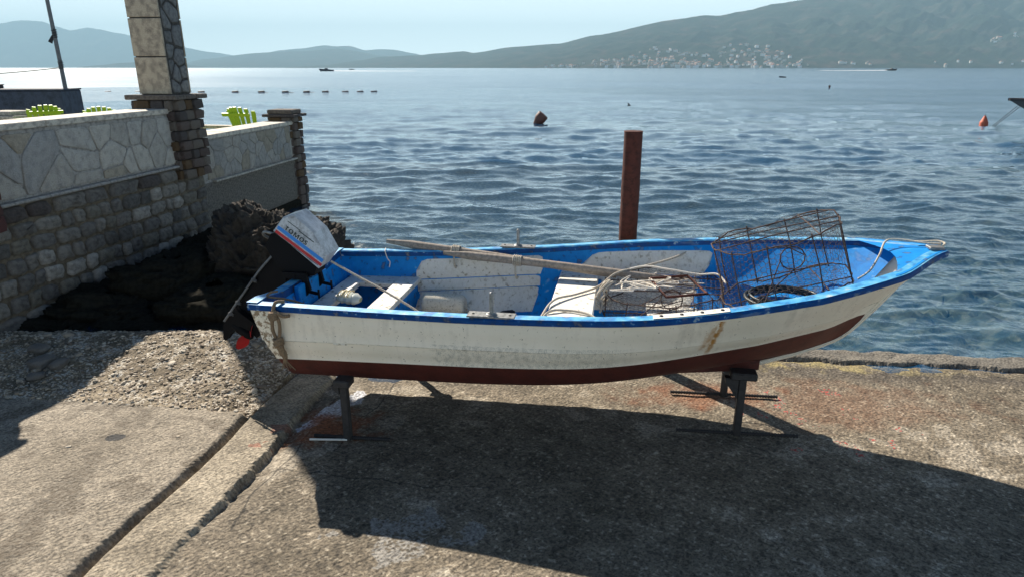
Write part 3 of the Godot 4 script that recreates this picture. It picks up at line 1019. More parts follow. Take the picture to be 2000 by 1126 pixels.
	stone_stack(p2, 5.06, 5.32, -0.33, -0.02, [-0.2, 0.0, 0.14, 0.28, 0.40, 0.51, 0.62, 0.73, 0.84, 0.95, 1.06, 1.17, 1.245], M.brown_blocks, 61)
	slab_ring(p2, "cap_slab", M.brown_blocks[2], 4.98, 5.40, -0.42, 0.06, 1.248, 1.285, 3)
	wbox(p2, "top_slab", M.brown_blocks[3], Vector3(5.03, 1.287, -0.36), Vector3(5.35, 1.345, 0.0), 0.01)
	# terrace deck, rail, the other corner
	var deck := MB.new()
	deck.box(WALL * Transform3D(Basis.IDENTITY, Vector3(1.9, -0.06, -3.5)), Vector3(6.6, 1.2, 6.18), 0.0)
	structure("terrace_floor", deck.mesh(), M.ledge, "paved terrace floor behind the walls")
	var rail := wall_thing("deck_rail", "pale timber rail along the seaward side of the terrace", "rail")
	for k in 3:
		var r := MB.new()
		r.box(Transform3D(Basis.IDENTITY, Vector3(5.08, 1.10, -0.38 - 1.0 - 2.0 * k)), Vector3(0.14, 0.045, 1.994), 0.006)
		put("rail_board", r.mesh(), M.timber, rail)
	for k in 4:
		var r := MB.new()
		r.box(Transform3D(Basis.IDENTITY, Vector3(5.08, 0.78, -0.45 - 1.93 * k)), Vector3(0.07, 0.59, 0.07), 0.006)
		put("rail_post", r.mesh(), M.timber, rail)
	var p3 := wall_thing("stone_pillar", "squat pale stone pillar at the far corner of the terrace rail", "pillar")
	stone_stack(p3, 4.95, 5.30, -4.75, -4.35, [0.45, 0.60, 0.75, 0.90, 1.05, 1.18], M.slabs, 63)
	slab_ring(p3, "cap_slab", M.ledge, 4.88, 5.37, -4.86, -4.24, 1.183, 1.23, 2)
	wbox(p3, "top_slab", M.ledge, Vector3(4.93, 1.232, -4.78), Vector3(5.32, 1.29, -4.32), 0.01)

func chair(at: Vector3, turn: float, label: String, size := 1.0) -> void:
	# slatted garden armchair with a fan-shaped back; it looks along its own -z
	var t := thing("garden_chair", label, "chair", at, turn, "green garden chairs on the terrace")
	t.scale = Vector3(size * 0.85, size, size)
	var lean := Transform3D(Basis(Vector3.RIGHT, 0.36), Vector3(0, 0.24, 0.22))
	for k in 7:
		var a := (k - 3) / 3.0
		var b := MB.new()
		var top := 0.80 - 0.13 * a * a
		var poly := PackedVector2Array([Vector2(a * 0.17 - 0.021, 0), Vector2(a * 0.17 + 0.021, 0), Vector2(a * 0.27 + 0.036, top - 0.03 * a - 0.012), Vector2(a * 0.27 + 0.028, top + 0.002), Vector2(a * 0.27 - 0.028, top + 0.010 * absf(a)), Vector2(a * 0.27 - 0.036, top + 0.03 * a - 0.012)])
		b.prism(poly, lean * Transform3D(Basis(Vector3.UP, a * 0.30), Vector3(0, 0, -0.05 * a * a)), -0.010, 0.010)
		put("back_slat", b.mesh(), M.chair, t)
	for y in [0.10, 0.68]:
		var b := MB.new()
		var w: float = 0.44 if y < 0.3 else 0.56
		b.box(lean * Transform3D(Basis.IDENTITY, Vector3(0, y, 0.026)), Vector3(w, 0.055, 0.025), 0.004)
		put("back_brace", b.mesh(), M.chair, t)
	for k in 6:
		var b := MB.new()
		b.box(Transform3D(Basis(Vector3.RIGHT, 0.16), Vector3(0, 0.30 + 0.016 * (2.0 - k), 0.18 - 0.095 * k)), Vector3(0.52, 0.02, 0.082), 0.004)
		put("seat_slat", b.mesh(), M.chair, t)
	for s in [-1.0, 1.0]:
		var b := MB.new()
		b.box(Transform3D(Basis.IDENTITY, Vector3(s * 0.34, 0.56, -0.08)), Vector3(0.13, 0.026, 0.72), 0.006)
		put("armrest", b.mesh(), M.chair, t)
		b = MB.new()
		b.box(Transform3D(Basis.IDENTITY, Vector3(s * 0.32, 0.272, -0.36)), Vector3(0.03, 0.545, 0.09), 0.004)
		put("leg", b.mesh(), M.chair, t)
		b = MB.new()
		b.box(Transform3D(Basis(Vector3.RIGHT, -0.1), Vector3(s * 0.32, 0.29, 0.30)), Vector3(0.03, 0.56, 0.08), 0.004)
		put("leg", b.mesh(), M.chair, t)
		b = MB.new()
		b.box(Transform3D(Basis(Vector3.RIGHT, 0.16), Vector3(s * 0.275, 0.22, 0.0)), Vector3(0.028, 0.11, 0.80), 0.004)
		put("side_rail", b.mesh(), M.chair, t)

func make_terrace() -> void:
	var fy := 0.542
	chair(Vector3(-6.95, fy, -10.1), 0.8, "lime green slatted chair before the dark blue wall, reclined sideways", 0.87)
	chair(Vector3(-6.05, fy, -10.1), 0.5, "lime green chair before the squat pale pillar, only its top showing", 0.85)
	chair(Vector3(-3.74, fy, -9.85), -0.15, "lime green slatted chair between the tall column and the seaward corner pillar", 0.86)
	chair(Vector3(-4.52, fy, -9.3), -0.5, "lime green chair behind the tall column, one armrest showing", 0.84)
	var bl := thing("dark_wall", "dark slate blue painted wall block behind the terrace rail", "wall", Vector3(-9.4, 0, -13.0), 0.14)
	var b := MB.new()
	b.box(Transform3D(Basis.IDENTITY, Vector3(-0.9, 0.35, 0)), Vector3(3.9, 2.3, 0.8), 0.02)
	put("wall_block", b.mesh(), M.slate_paint, bl)
	b = MB.new()
	b.box(Transform3D(Basis.IDENTITY, Vector3(-0.9, 1.515, 0)), Vector3(3.92, 0.03, 0.82), 0.008)
	put("top_edge", b.mesh(), M.slate_paint, bl)
	var bx := thing("black_box", "black box lying on the dark slate blue wall", "box", Vector3(-9.95, 1.53, -13.0), 0.2)
	b = MB.new()
	b.box(Transform3D(Basis.IDENTITY, Vector3(0, 0.03, 0)), Vector3(0.6, 0.06, 0.4), 0.01)
	put("body", b.mesh(), M.black, bx)
	b = MB.new()
	b.box(Transform3D(Basis.IDENTITY, Vector3(0, 0.069, 0)), Vector3(0.62, 0.016, 0.42), 0.005)
	put("lid", b.mesh(), M.black, bx)
	var pl := thing("pole", "tall grey pole with taped joints rising behind the dark wall", "pole", Vector3(-8.75, -0.3, -13.6))
	b = MB.new()
	b.tube([Vector3(0, 0, 0), Vector3(0, 2.35, 0), Vector3(-0.02, 4.9, 0)], [0.042, 0.038, 0.03], 10)
	put("shaft", b.mesh(), M.pole, pl)
	for y in [2.18, 2.75]:
		b = MB.new()
		var pts := []
		for k in 26: pts.append(Vector3(cos(k * 1.3) * 0.043, y + k * 0.006, sin(k * 1.3) * 0.043))
		b.tube(pts, 0.010, 5)
		put("binding", b.mesh(), M.black, pl)
	b = MB.new()
	b.prism(PackedVector2Array([Vector2(0, 0), Vector2(-0.10, -0.12), Vector2(-0.03, -0.16), Vector2(0.02, -0.05)]), Transform3D(Basis.IDENTITY, Vector3(-0.03, 2.80, 0.03)), -0.006, 0.006)
	put("rag", b.mesh(), M.black, pl)
	b = MB.new()
	var pts := []
	for k in 25:
		var q := k / 24.0
		pts.append(Vector3(-8.78 - 5.0 * q, 1.90 - 0.35 * sin(PI * q) * 0.6 + 0.15 * q, -13.6 + 0.3 * q))
	b.tube(pts, 0.010, 5)
	var ro := put("slack_line", b.mesh(), M.rope)
	tag(ro, "thin pale line sagging away from the taped pole", "line")

func make_rocks() -> void:
	# boulder by the wall, pitted and jagged
	var mk := func(cen: Vector3, rad: Vector3, sd: int, rows: int, cols: int, amp: float) -> ArrayMesh:
		var b := MB.new()
		var P := []
		for i in rows:
			var row := []
			for j in cols:
				var th := PI * (0.02 + 0.62 * i / (rows - 1))
				var ph := TAU * j / (cols - 1)
				var dir := Vector3(sin(th) * cos(ph), cos(th), sin(th) * sin(ph))
				var q := Vector3(signf(dir.x) * pow(absf(dir.x), 0.75), signf(dir.y) * pow(absf(dir.y), 0.7), signf(dir.z) * pow(absf(dir.z), 0.75))
				var n := N1.get_noise_3d(dir.x * 95 + sd, dir.y * 95, dir.z * 95) * 0.34
				var r2 := 1.0 - absf(N1.get_noise_3d(dir.x * 330 + sd, dir.y * 330, dir.z * 330)) * 2.0
				var r3 := 1.0 - absf(N1.get_noise_3d(dir.x * 1100, dir.y * 1100 + sd, dir.z * 1100)) * 2.0
				row.append(cen + q * rad * (1.0 + n + amp * (0.15 * r2 + 0.045 * r3 - 0.12)))
			P.append(row)
		b.grid(P)
		return b.mesh()
	var m: Material = M.rock
	var o := put("boulder", mk.call(Vector3(-2.26, -0.22, -6.15), Vector3(0.56, 0.82, 0.8), 11, 120, 220, 1.0), m)
	tag(o, "big jagged dark boulder in the water behind the outboard motor", "boulder")
	var sp := [[-3.0, -5.65, 0.55, 0.42], [-2.45, -5.20, 0.48, 0.30], [-3.0, -6.6, 0.5, 0.36], [-1.85, -5.45, 0.42, 0.28], [-3.3, -5.15, 0.42, 0.26], [-3.55, -4.86, 0.34, 0.16], [-2.95, -4.88, 0.36, 0.15], [-2.3, -4.84, 0.34, 0.13], [-1.75, -4.90, 0.34, 0.15]]  # weedy rocks, made bigger, and the last four added, to blacken shaded water
	var lb := ["black weedy rock at the wall foot beyond the stone bank", "low black weedy rock touching the end of the stone bank", "black weedy rock between the wall and the big boulder", "black weedy rock before the big boulder behind the boat's stern", "black weedy rock in the corner of wall and bank", "added flat black rock darkening the shaded water against the wall at the bank end", "added flat black rock darkening the shaded water along the far edge of the bank", "added flat black rock darkening the shaded water by the lit pebbles' far edge", "added flat black rock darkening the shaded water beyond the propeller"]
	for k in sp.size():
		var r := put("weedy_fill_rock", mk.call(Vector3(sp[k][0], -0.10, sp[k][1]), Vector3(sp[k][2], sp[k][3], sp[k][2] * 0.9), 100 + k * 17, 36, 60, 0.9), M.weed)
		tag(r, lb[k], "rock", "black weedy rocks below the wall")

# ---------------------------------------------------------------- boat
# boat frame: x from the stern to the bow, y up from the water, z towards the slipway side
const BL := 3.335
var BOAT := Transform3D(Basis(Vector3.UP, -0.165), Vector3(-1.225, 0, -3.649))

func beam(s: float) -> float: return curve([0.0, 0.2, 0.4, 0.6, 0.8, 0.92, 1.0], [0.534, 0.584, 0.652, 0.691, 0.541, 0.326, 0.06], s)
func sheer(s: float) -> float: return 0.787 + 0.036 * s + 0.194 * s * s + 0.065 * s * s * s

func hull(k: float, s: float) -> Vector3:
	# lines of the hull: 0 gunwale, 1 lap, 2 paint line, 3 bilge, 4 garboard, 5 keel; between them straight
	var i := clampi(int(floor(k)), 0, 4)
	return hull_line(i, s).lerp(hull_line(i + 1, s), k - i)

func hull_line(k: int, s: float) -> Vector3:
	var x: float = lerpf([0.0, 0.045, 0.085, 0.09, 0.09, 0.09][k], [BL, 3.11, 3.06, 2.95, 2.78, 2.57][k], s)
	var b := beam(s)
	if k > 0: b = maxf(0.0, b - 0.06 * pow(s, 6))
	var t := ss(0.4, 1.0, s)
	b *= lerpf([1.0, 0.96, 0.885, 0.65, 0.31, 0.0][k], [1.0, 0.80, 0.62, 0.42, 0.2, 0.0][k], t)
	var y := 0.0
	match k:
		0: y = sheer(s)
		1: y = 0.593 + 0.057 * x + 0.003 * x * x
		2: y = 0.473 + 0.062 * x + 0.0073 * x * x
		3: y = 0.338 + 0.03 * x + 0.02 * x * x
		4: y = 0.285 + 0.01 * x + 0.025 * x * x
		5: y = 0.25 + 0.0262 * x * x
	return Vector3(x, y, b)

func inside(k: float, s: float) -> Vector3:
	var p := hull(k, 0.012 + s * 0.955)
	p.z = maxf(0.0, p.z - 0.032)
	p.y += 0.03 * ss(1.0, 3.0, k)
	return p

func fl(p: Vector3, side: float) -> Vector3: return Vector3(p.x, p.y, p.z * side)

func strake(parent: Node, ka: int, side: float, m: Material) -> void:
	var b := MB.new()
	var rows := []
	var uvs := []
	for r in 7:
		var row := []
		var ur := []
		for j in 61:
			var s := j / 60.0
			var v := minf(r, 5) / 5.0
			var p := hull(ka + v, s)
			p.z += 0.010 * sin(PI * v) * (1.0 - pow(s, 8))
			if r == 5: p.z += 0.014 * (1.0 - pow(s, 10))
			if r == 6: p += Vector3(0, 0.002, 0)
			row.append(fl(p, side))
			ur.append(Vector2(p.x / 3.4, (p.y - 0.2) / 0.95))
		rows.append(row); uvs.append(ur)
	# outer skin, then the lip under its lower edge
	b.grid(rows.slice(0, 6), uvs.slice(0, 6))
	b.grid(rows.slice(5, 7), uvs.slice(5, 7))
	put("strake", b.mesh(), m, parent)

func sheet(parent: Node, called: String, m: Material, rows: Array, uvs := []) -> MeshInstance3D:
	var b := MB.new()
	b.grid(rows, uvs)
	return put(called, b.mesh(), m, parent)

func lbox(parent: Node, called: String, m: Material, lo: Vector3, hi: Vector3, bev := 0.004) -> MeshInstance3D:
	var b := MB.new()
	b.box(Transform3D(Basis.IDENTITY, (lo + hi) * 0.5), hi - lo, bev)
	return put(called, b.mesh(), m, parent)

func hull_texture() -> ImageTexture:
	# old white paint: scuffs, grey scrubbed patch, rust run below the joint plate (u along the boat, v up)
	var w := 2048
	var h := 512
	var a := noise_image(w, h, 0.006, 71, FastNoiseLite.TYPE_SIMPLEX_SMOOTH, 5, false).get_data()
	var b := noise_image(w, h, 0.05, 72, FastNoiseLite.TYPE_SIMPLEX_SMOOTH, 4, false).get_data()
	var c := noise_image(w, h, 0.22, 73, FastNoiseLite.TYPE_SIMPLEX, 2, false).get_data()
	var out := PackedByteArray()
	out.resize(w * h * 3)
	for j in h:
		var y := 0.2 + 0.95 * (j + 0.5) / h
		for i in w:
			var x := 3.4 * (i + 0.5) / w
			var k := j * w + i
			var n1 := a[k] / 127.5 - 1.0
			var n2 := b[k] / 127.5 - 1.0
			var n3 := c[k] / 127.5 - 1.0
			var t := clampf(0.5 + 0.6 * n1, 0, 1)
			var r := lerpf(0.80, 0.88, t); var g := lerpf(0.735, 0.80, t); var bl := lerpf(0.60, 0.67, t)
			# scrubbed grey patch amidships under the lap
			var lap := 0.593 + 0.057 * x + 0.003 * x * x
			if y < lap + 0.02:
				var gp := ss(0.92, 1.02, x + 0.05 * n2) * ss(1.95, 1.75, x + 0.08 * n2) * clampf(0.35 + 0.6 * n2 + 0.7 * n3, 0, 1)
				r = lerpf(r, 0.38, gp * 0.75); g = lerpf(g, 0.37, gp * 0.75); bl = lerpf(bl, 0.32, gp * 0.75)
			# thin uneven dark line along the lap
			var gl := ss(0.007, 0.002, absf(y - lap + 0.004)) * clampf(0.55 + 0.6 * n2 + 0.3 * n1, 0, 0.9)
			r = lerpf(r, 0.25, gl); g = lerpf(g, 0.22, gl); bl = lerpf(bl, 0.17, gl)
			# scratches and chips
			if n2 > 0.60 and n3 > 0.25: r *= 0.7; g *= 0.68; bl *= 0.64
			if n2 < -0.66 and n3 > 0.30: r = 0.20; g = 0.17; bl = 0.13
			if x < 0.12 and n2 + n3 * 0.4 > 0.12: r = 0.28; g = 0.2; bl = 0.12
			# drips and rubbed grime running down from the rail
			var dr := a[((j / 9) * 7 % h) * w + (i * 5) % w] / 127.5 - 1.0
			var st := clampf(0.5 * n1 + 0.55 * dr + 0.25 * n2 - 0.12, 0, 1)
			r = lerpf(r, 0.40, st * 0.5); g = lerpf(g, 0.36, st * 0.5); bl = lerpf(bl, 0.28, st * 0.5)
			# rust
			var rx := x - 2.245 + (0.875 - y) * 0.16
			var rs := 0.012 + (0.875 - y) * 0.22
			if y < 0.875 and y > 0.62:
				var q := ss(rs, rs * 0.15, absf(rx + 0.05 * (0.875 - y)) + 0.020 * n2) * ss(0.66, 0.76, y + 0.06 * n2)
				var core := ss(0.016, 0.004, absf(rx - 0.02) + 0.008 * n2) * ss(0.63, 0.68, y)
				q = clampf(q * (0.62 + 0.35 * n2) + core * 0.7, 0, 1)
				r = lerpf(r, 0.42, q); g = lerpf(g, 0.20, q); bl = lerpf(bl, 0.045, q)
			var col := Color(r, g, bl).linear_to_srgb()
			out[k * 3] = int(col.r * 255); out[k * 3 + 1] = int(col.g * 255); out[k * 3 + 2] = int(col.b * 255)
	return ImageTexture.create_from_image(Image.create_from_data(w, h, false, Image.FORMAT_RGB8, out))

func make_boat() -> void:
	var boat := thing("rowing_boat", "old blue and white wooden rowing boat propped on steel stands", "boat")
	boat.transform = BOAT
	var white := StandardMaterial3D.new()
	white.albedo_texture = hull_texture()
	white.roughness = 0.5
	white.texture_repeat = false
	M.hull_white = white
	for side in [1.0, -1.0]:
		strake(boat, 0, side, white)
		strake(boat, 1, side, white)
	# red bottom
	var rows := []
	for r in 25:
		var k := 2.0 + 3.0 * absf(1.0 - r / 12.0)
		k = 2.0 + 3.0 * (1.0 - absf(r / 12.0 - 1.0))
		var row := []
		for j in 61:
			var p := hull(minf(k, 4.999), j / 60.0)
			if k < 3.0: p.z += 0.012 * sin(PI * (k - 2.0))
			p.y -= 0.012 * ss(2.4, 3.0, k) * ss(4.5, 3.2, k)
			row.append(fl(p, 1.0 if r <= 12 else -1.0))
		rows.append(row)
	var bt := MB.new()
	bt.grid(rows)
	put("hull_bottom", bt.mesh(), M.red_bottom, boat)
	var kb := MB.new()
	var kr := [[], [], [], []]
	for j in 40:
		var s := j / 39.0
		var p := hull_line(5, s)
		var q := 0.016
		kr[0].append(p + Vector3(0, 0.02, q)); kr[1].append(p + Vector3(0, -0.035, q)); kr[2].append(p + Vector3(0, -0.035, -q)); kr[3].append(p + Vector3(0, 0.02, -q))
	for k in 3: kb.grid([kr[k], kr[k + 1]])
	put("keel", kb.mesh(), M.red_bottom, boat)
	# stem post
	var st := []
	for k in 6:
		var p := hull_line(5 - k, 1.0)
		st.append(Vector3(p.x + 0.004, p.y - (0.05 if k == 5 else 0.0), 0))
	st[5].x = 3.27
	var sb := MB.new()
	sb.tube(spline(st, 4), 0.013, 6)
	put("stem_post", sb.mesh(), white, boat)
	# transom
	rows = []
	var inner := []
	for k in 6:
		var row := []
		var ir := []
		for j in 13:
			var c := j / 6.0 - 1.0
			var p := hull_line(k, 0.0)
			var q := Vector3(p.x - 0.004, p.y, p.z * c)
			if k == 0: q.y -= 0.028 * ss(0.85, 0.5, absf(c))
			row.append(q)
			var w := hull_line(k, 0.0)
			ir.append(Vector3(w.x + 0.040, q.y + 0.02 * int(k > 2), maxf(w.z - 0.02, 0) * c))
		rows.append(row); inner.append(ir)
	sheet(boat, "transom", white, rows)
	sheet(boat, "transom_lining", M.blue, inner.slice(0, 4))
	var cap := []
	for j in 13: cap.append([rows[0][j] + Vector3(-0.010, -0.002, 0), rows[0][j] + Vector3(-0.008, 0.012, 0), rows[0][j] + Vector3(0.050, 0.012, 0), rows[0][j] + Vector3(0.052, -0.03, 0)])
	var cb := MB.new()
	for k in 3:
		var two := [[], []]
		for j in 13:
			two[0].append(cap[j][k]); two[1].append(cap[j][k + 1])
		if k == 1: sheet(boat, "transom_top", M.rail_top, two)
		else: cb.grid(two)
	put("transom_cap", cb.mesh(), M.rail, boat)
	lbox(boat, "motor_board", M.blue, Vector3(0.052, 0.50, -0.19), Vector3(0.084, 0.765, 0.17), 0.006)
	lbox(boat, "transom_batten", M.blue, Vector3(0.115, 0.555, -0.47), Vector3(0.145, 0.60, 0.47), 0.004)
	for side in [1.0, -1.0]:
		# lining
		rows = []
		for r in 17:
			var row := []
			for j in 49: row.append(fl(inside(minf(4.99 * r / 16.0, 4.98), j / 48.0), side))
			rows.append(row)
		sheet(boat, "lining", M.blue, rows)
		# painted panels between the frames, three planks each
		for pn in [[0.155, 0.425], [0.505, 0.755]]:
			for q in 3:
				var k0: float = [0.28, 1.05, 1.75][q]
				var k1: float = [1.035, 1.735, 2.75][q]
				rows = []
				for r in 7:
					var row := []
					for j in 25:
						var c := j / 24.0
						var kk := lerpf(k0, k1, r / 6.0)
						var e: float = minf(c, 1.0 - c) * (pn[1] - pn[0]) * BL
						if q == 0 and e < 0.09: kk = maxf(kk, k0 + (1.0 - sqrt(1.0 - pow(1.0 - e / 0.09, 2.0))) * 0.42)
						var p := inside(kk, lerpf(pn[0], pn[1], c))
						p.z -= 0.008 + 0.006 * (r / 6.0) + (0.0 if r < 6 and r > 0 and j > 0 and j < 24 else -0.010)
						row.append(fl(p, side))
					rows.append(row)
				sheet(boat, "panel_plank", M.panel, rows)
		# gunwale: a rail swept along the sheer
		var pr := [Vector2(0.014, -0.024), Vector2(0.016, -0.005), Vector2(0.009, 0.004), Vector2(-0.042, 0.005), Vector2(-0.048, -0.002), Vector2(-0.048, -0.030), Vector2(0.014, -0.024)]
		var g := MB.new()
		for k in 6:
			var two := [[], []]
			for j in 81:
				var s := j / 80.0
				var a := hull_line(0, maxf(s - 0.01, 0.0)); var b := hull_line(0, minf(s + 0.01, 1.0))
				var t := Vector2(b.x - a.x, b.z - a.z).normalized()
				var o := Vector3(-t.y, 0, t.x)
				var p := hull_line(0, s)
				var wav := 0.0015 * N1.get_noise_2d(p.x * 900, side * 50)
				for e in 2:
					var f: Vector2 = pr[k + e]
					var off := f.x
					if s > 0.93: off = maxf(off, -p.z * 0.98)
					two[e].append(fl(p + o * (off + wav) + Vector3(0, f.y + wav, 0), side))
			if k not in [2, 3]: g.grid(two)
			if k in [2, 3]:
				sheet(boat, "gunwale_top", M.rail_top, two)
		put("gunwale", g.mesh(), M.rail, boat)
	# breasthook and blunt nose
	rows = []
	for j in 9:
		var s := 0.905 + 0.095 * j / 8.0
		var row := []
		for k in 9:
			var c := k / 4.0 - 1.0
			var p := hull_line(0, clampf(s - 0.03 * (1.0 - c * c) * (1.0 - j / 8.0) * -1.0, 0, 1))
			row.append(Vector3(p.x, p.y + 0.006, p.z * c))
		rows.append(row)
	sheet(boat, "breasthook", M.blue, rows)
	var nose := MB.new()
	var np := []
	for k in 13:
		var a := PI * (k / 12.0 - 0.5)
		np.append([Vector3(BL - 0.006 + 0.012 * cos(a), sheer(1) + 0.004, 0.070 * sin(a)), Vector3(BL - 0.006 + 0.015 * cos(a), sheer(1) - 0.006, 0.073 * sin(a)), Vector3(BL - 0.02 + 0.01 * cos(a), sheer(1) - 0.040, 0.06 * sin(a))])
	for k in 2:
		var two := [[], []]
		for q in np:
			two[0].append(q[k]); two[1].append(q[k + 1])
		nose.grid(two)
	nose.flat(np.map(func(q): return q[0]))
	put("bow_cap", nose.mesh(), M.blue, boat)
	lbox(boat, "bow_plate", M.galvanised, Vector3(3.265, sheer(0.99) + 0.008, 0.0), Vector3(3.33, sheer(1) + 0.014, 0.060), 0.002)
	# floor and seats
	for k in 7:
		lbox(boat, "floorboard", M.floor_board, Vector3(0.16, 0.43 + 0.002 * (k % 2), -0.30 + 0.086 * k), Vector3(1.88, 0.45 + 0.002 * (k % 2), -0.220 + 0.086 * k), 0.003)
	var seat := Node3D.new()
	seat.name = "stern_seat"
	boat.add_child(seat)
	lbox(seat, "seat_board", M.white_wood, Vector3(0.432, 0.603, -0.545), Vector3(0.565, 0.634, 0.545), 0.004)
	lbox(seat, "seat_board", M.white_wood, Vector3(0.10, 0.601, -0.53), Vector3(0.430, 0.632, -0.36), 0.004)
	lbox(seat, "seat_board", M.white_wood, Vector3(0.10, 0.601, 0.26), Vector3(0.430, 0.632, 0.53), 0.004)
	lbox(seat, "seat_board", M.white_wood, Vector3(0.10, 0.602, -0.358), Vector3(0.215, 0.633, 0.258), 0.004)
	var sf := MB.new()
	sf.prism(PackedVector2Array([Vector2(-0.38, 0.45), Vector2(-0.46, 0.60), Vector2(0.46, 0.60), Vector2(0.38, 0.45)]), Transform3D(Basis(Vector3(0, 0, 1), Vector3.UP, Vector3(-1, 0, 0)), Vector3.ZERO), -0.558, -0.535)
	put("seat_front", sf.mesh(), M.blue, seat)
	lbox(boat, "thwart", M.white_wood, Vector3(1.455, 0.664, -0.620), Vector3(1.692, 0.694, 0.620), 0.006)
	lbox(boat, "thwart_knee", M.blue, Vector3(1.44, 0.605, -0.600), Vector3(1.71, 0.66, -0.550), 0.006)
	lbox(boat, "thwart_knee", M.blue, Vector3(1.44, 0.605, 0.550), Vector3(1.71, 0.66, 0.600), 0.006)
	var flat := Basis(Vector3(1, 0, 0), Vector3(0, 0, 1), Vector3(0, -1, 0))
	var bb := MB.new()
	bb.prism(PackedVector2Array([Vector2(1.98, -0.40), Vector2(2.25, -0.36), Vector2(2.48, -0.25), Vector2(2.48, 0.25), Vector2(2.25, 0.36), Vector2(1.98, 0.40)]), Transform3D(flat, Vector3.ZERO), -0.595, -0.57)
	put("bottom_board", bb.mesh(), M.white_wood, boat)
	var bs := MB.new()
	var rim := PackedVector2Array()
	for j in 60:
		var sv := j / 59.0
		var kv := 0.0
		while kv < 3.0 and inside(kv, sv).y > 0.735: kv += 0.02
		var p := inside(kv, sv)
		if p.x > 2.5 and p.z > 0.03: rim.append(Vector2(p.x, p.z - 0.012))
	var seat_plan := rim.duplicate()
	for j in rim.size(): seat_plan.append(rim[rim.size() - 1 - j] * Vector2(1, -1))
	bs.prism(seat_plan, Transform3D(flat, Vector3.ZERO), -0.742, -0.712)
	put("bow_seat", bs.mesh(), M.blue, boat)
	bs = MB.new()
	bs.prism(PackedVector2Array([Vector2(-0.19, 0.585), Vector2(-0.33, 0.703), Vector2(0.33, 0.703), Vector2(0.19, 0.585)]), Transform3D(Basis(Vector3(0, 0, 1), Vector3.UP, Vector3(-1, 0, 0)), Vector3.ZERO), -2.535, -2.510)
	put("bow_bulkhead", bs.mesh(), M.blue, boat)
	# rowlocks, joint plate, far eye
	for rl in [[1.252, 1.0, 0.06], [1.178, -1.0, 0.05]]:
		var s: float = rl[0] / BL
		var y := sheer(s) + 0.006
		var zz: float = (beam(s) - 0.018) * rl[1]
		var n := Node3D.new()
		n.name = "rowlock"
		boat.add_child(n, true)
		lbox(n, "plate", M.galvanised, Vector3(rl[0] - 0.11, y, zz - 0.034), Vector3(rl[0] + 0.11, y + 0.008, zz + 0.034), 0.002)
		var b := MB.new()
		b.lathe(Transform3D(Basis.IDENTITY, Vector3(rl[0], y + 0.008, zz)), [Vector2(0.026, 0), Vector2(0.024, 0.006), Vector2(0.0095, 0.010), Vector2(0.0095, 0.098), Vector2(0.007, 0.105), Vector2(0.0, 0.107)], 12)
		put("pin", b.mesh(), M.galvanised, n)
		b = MB.new()
		for e in [-0.085, 0.085]: b.lathe(Transform3D(Basis.IDENTITY, Vector3(rl[0] + e, y + 0.008, zz)), [Vector2(0.007, 0), Vector2(0.006, 0.003), Vector2(0.0, 0.004)], 8)
		put("bolts", b.mesh(), M.iron, n)
	var jp := Node3D.new()
	jp.name = "joint_plate"
	boat.add_child(jp)
	rows = [[], []]
	for j in 13:
		var s := (1.965 + 0.32 * j / 12.0) / BL
		var p := hull_line(0, s)
		rows[0].append(p + Vector3(0, 0.0075, 0.004)); rows[1].append(p + Vector3(0, 0.0080, -0.044))
	sheet(jp, "plate", M.white_wood, rows)
	for j in 4:
		var p := hull_line(0, (2.0 + 0.085 * j) / BL)
		var b := MB.new()
		b.lathe(Transform3D(Basis.IDENTITY, p + Vector3(0, 0.008, -0.020)), [Vector2(0.009, 0), Vector2(0.007, 0.004), Vector2(0.0, 0.005)], 8)
		put("rivet", b.mesh(), M.iron, jp)
	var ey := MB.new()
	var pts := []
	for k in 13: pts.append(Vector3(2.24 + 0.022 * sin(TAU * k / 12.0), 0.868 + 0.022 * cos(TAU * k / 12.0), -0.615))
	ey.tube(pts, 0.006, 6)
	ey.box(Transform3D(Basis.IDENTITY, Vector3(2.25, 0.895, -0.635)), Vector3(0.07, 0.03, 0.03), 0.004)
	put("eye_bolt", ey.mesh(), M.iron, boat)
	# loop of old rope made fast to the quarter
	var lr := MB.new()
	lr.tube(spline([Vector3(0.17, 0.80, 0.50), Vector3(0.155, 0.81, 0.553), Vector3(0.146, 0.756, 0.572), Vector3(0.130, 0.679, 0.562), Vector3(0.138, 0.62, 0.550), Vector3(0.160, 0.64, 0.556), Vector3(0.172, 0.72, 0.568), Vector3(0.150, 0.775, 0.575), Vector3(0.20, 0.752, 0.575), Vector3(0.235, 0.757, 0.578)], 6), 0.009, 7)
	var kn := []
	for k in 30: kn.append(Vector3(0.147 + 0.020 * cos(k * 0.9), 0.62 - 0.0012 * k + 0.006 * sin(k * 2.1), 0.550 + 0.020 * sin(k * 0.9)))
	lr.tube(kn, 0.009, 6)
	kn = []
	for k in 22: kn.append(Vector3(0.150 + 0.018 * cos(k * 1.1), 0.768 - 0.0016 * k, 0.578 + 0.016 * sin(k * 1.1)))
	lr.tube(kn, 0.009, 6)
	lr.tube(spline([Vector3(0.147, 0.60, 0.552), Vector3(0.152, 0.55, 0.540), Vector3(0.160, 0.515, 0.530), Vector3(0.150, 0.47, 0.515)], 6), [0.013, 0.015, 0.017, 0.018, 0.018, 0.017, 0.017, 0.018, 0.019, 0.018, 0.016, 0.015, 0.014, 0.013, 0.012, 0.011, 0.010, 0.008, 0.006], 7)
	for k in 7: lr.wire(Vector3(0.152, 0.50, 0.525), Vector3(0.135 + 0.012 * k, 0.44 + 0.008 * (k % 3), 0.525 + 0.004 * (k % 2)), 0.003)
	put("rope_loop", lr.mesh(), M.old_rope, boat)

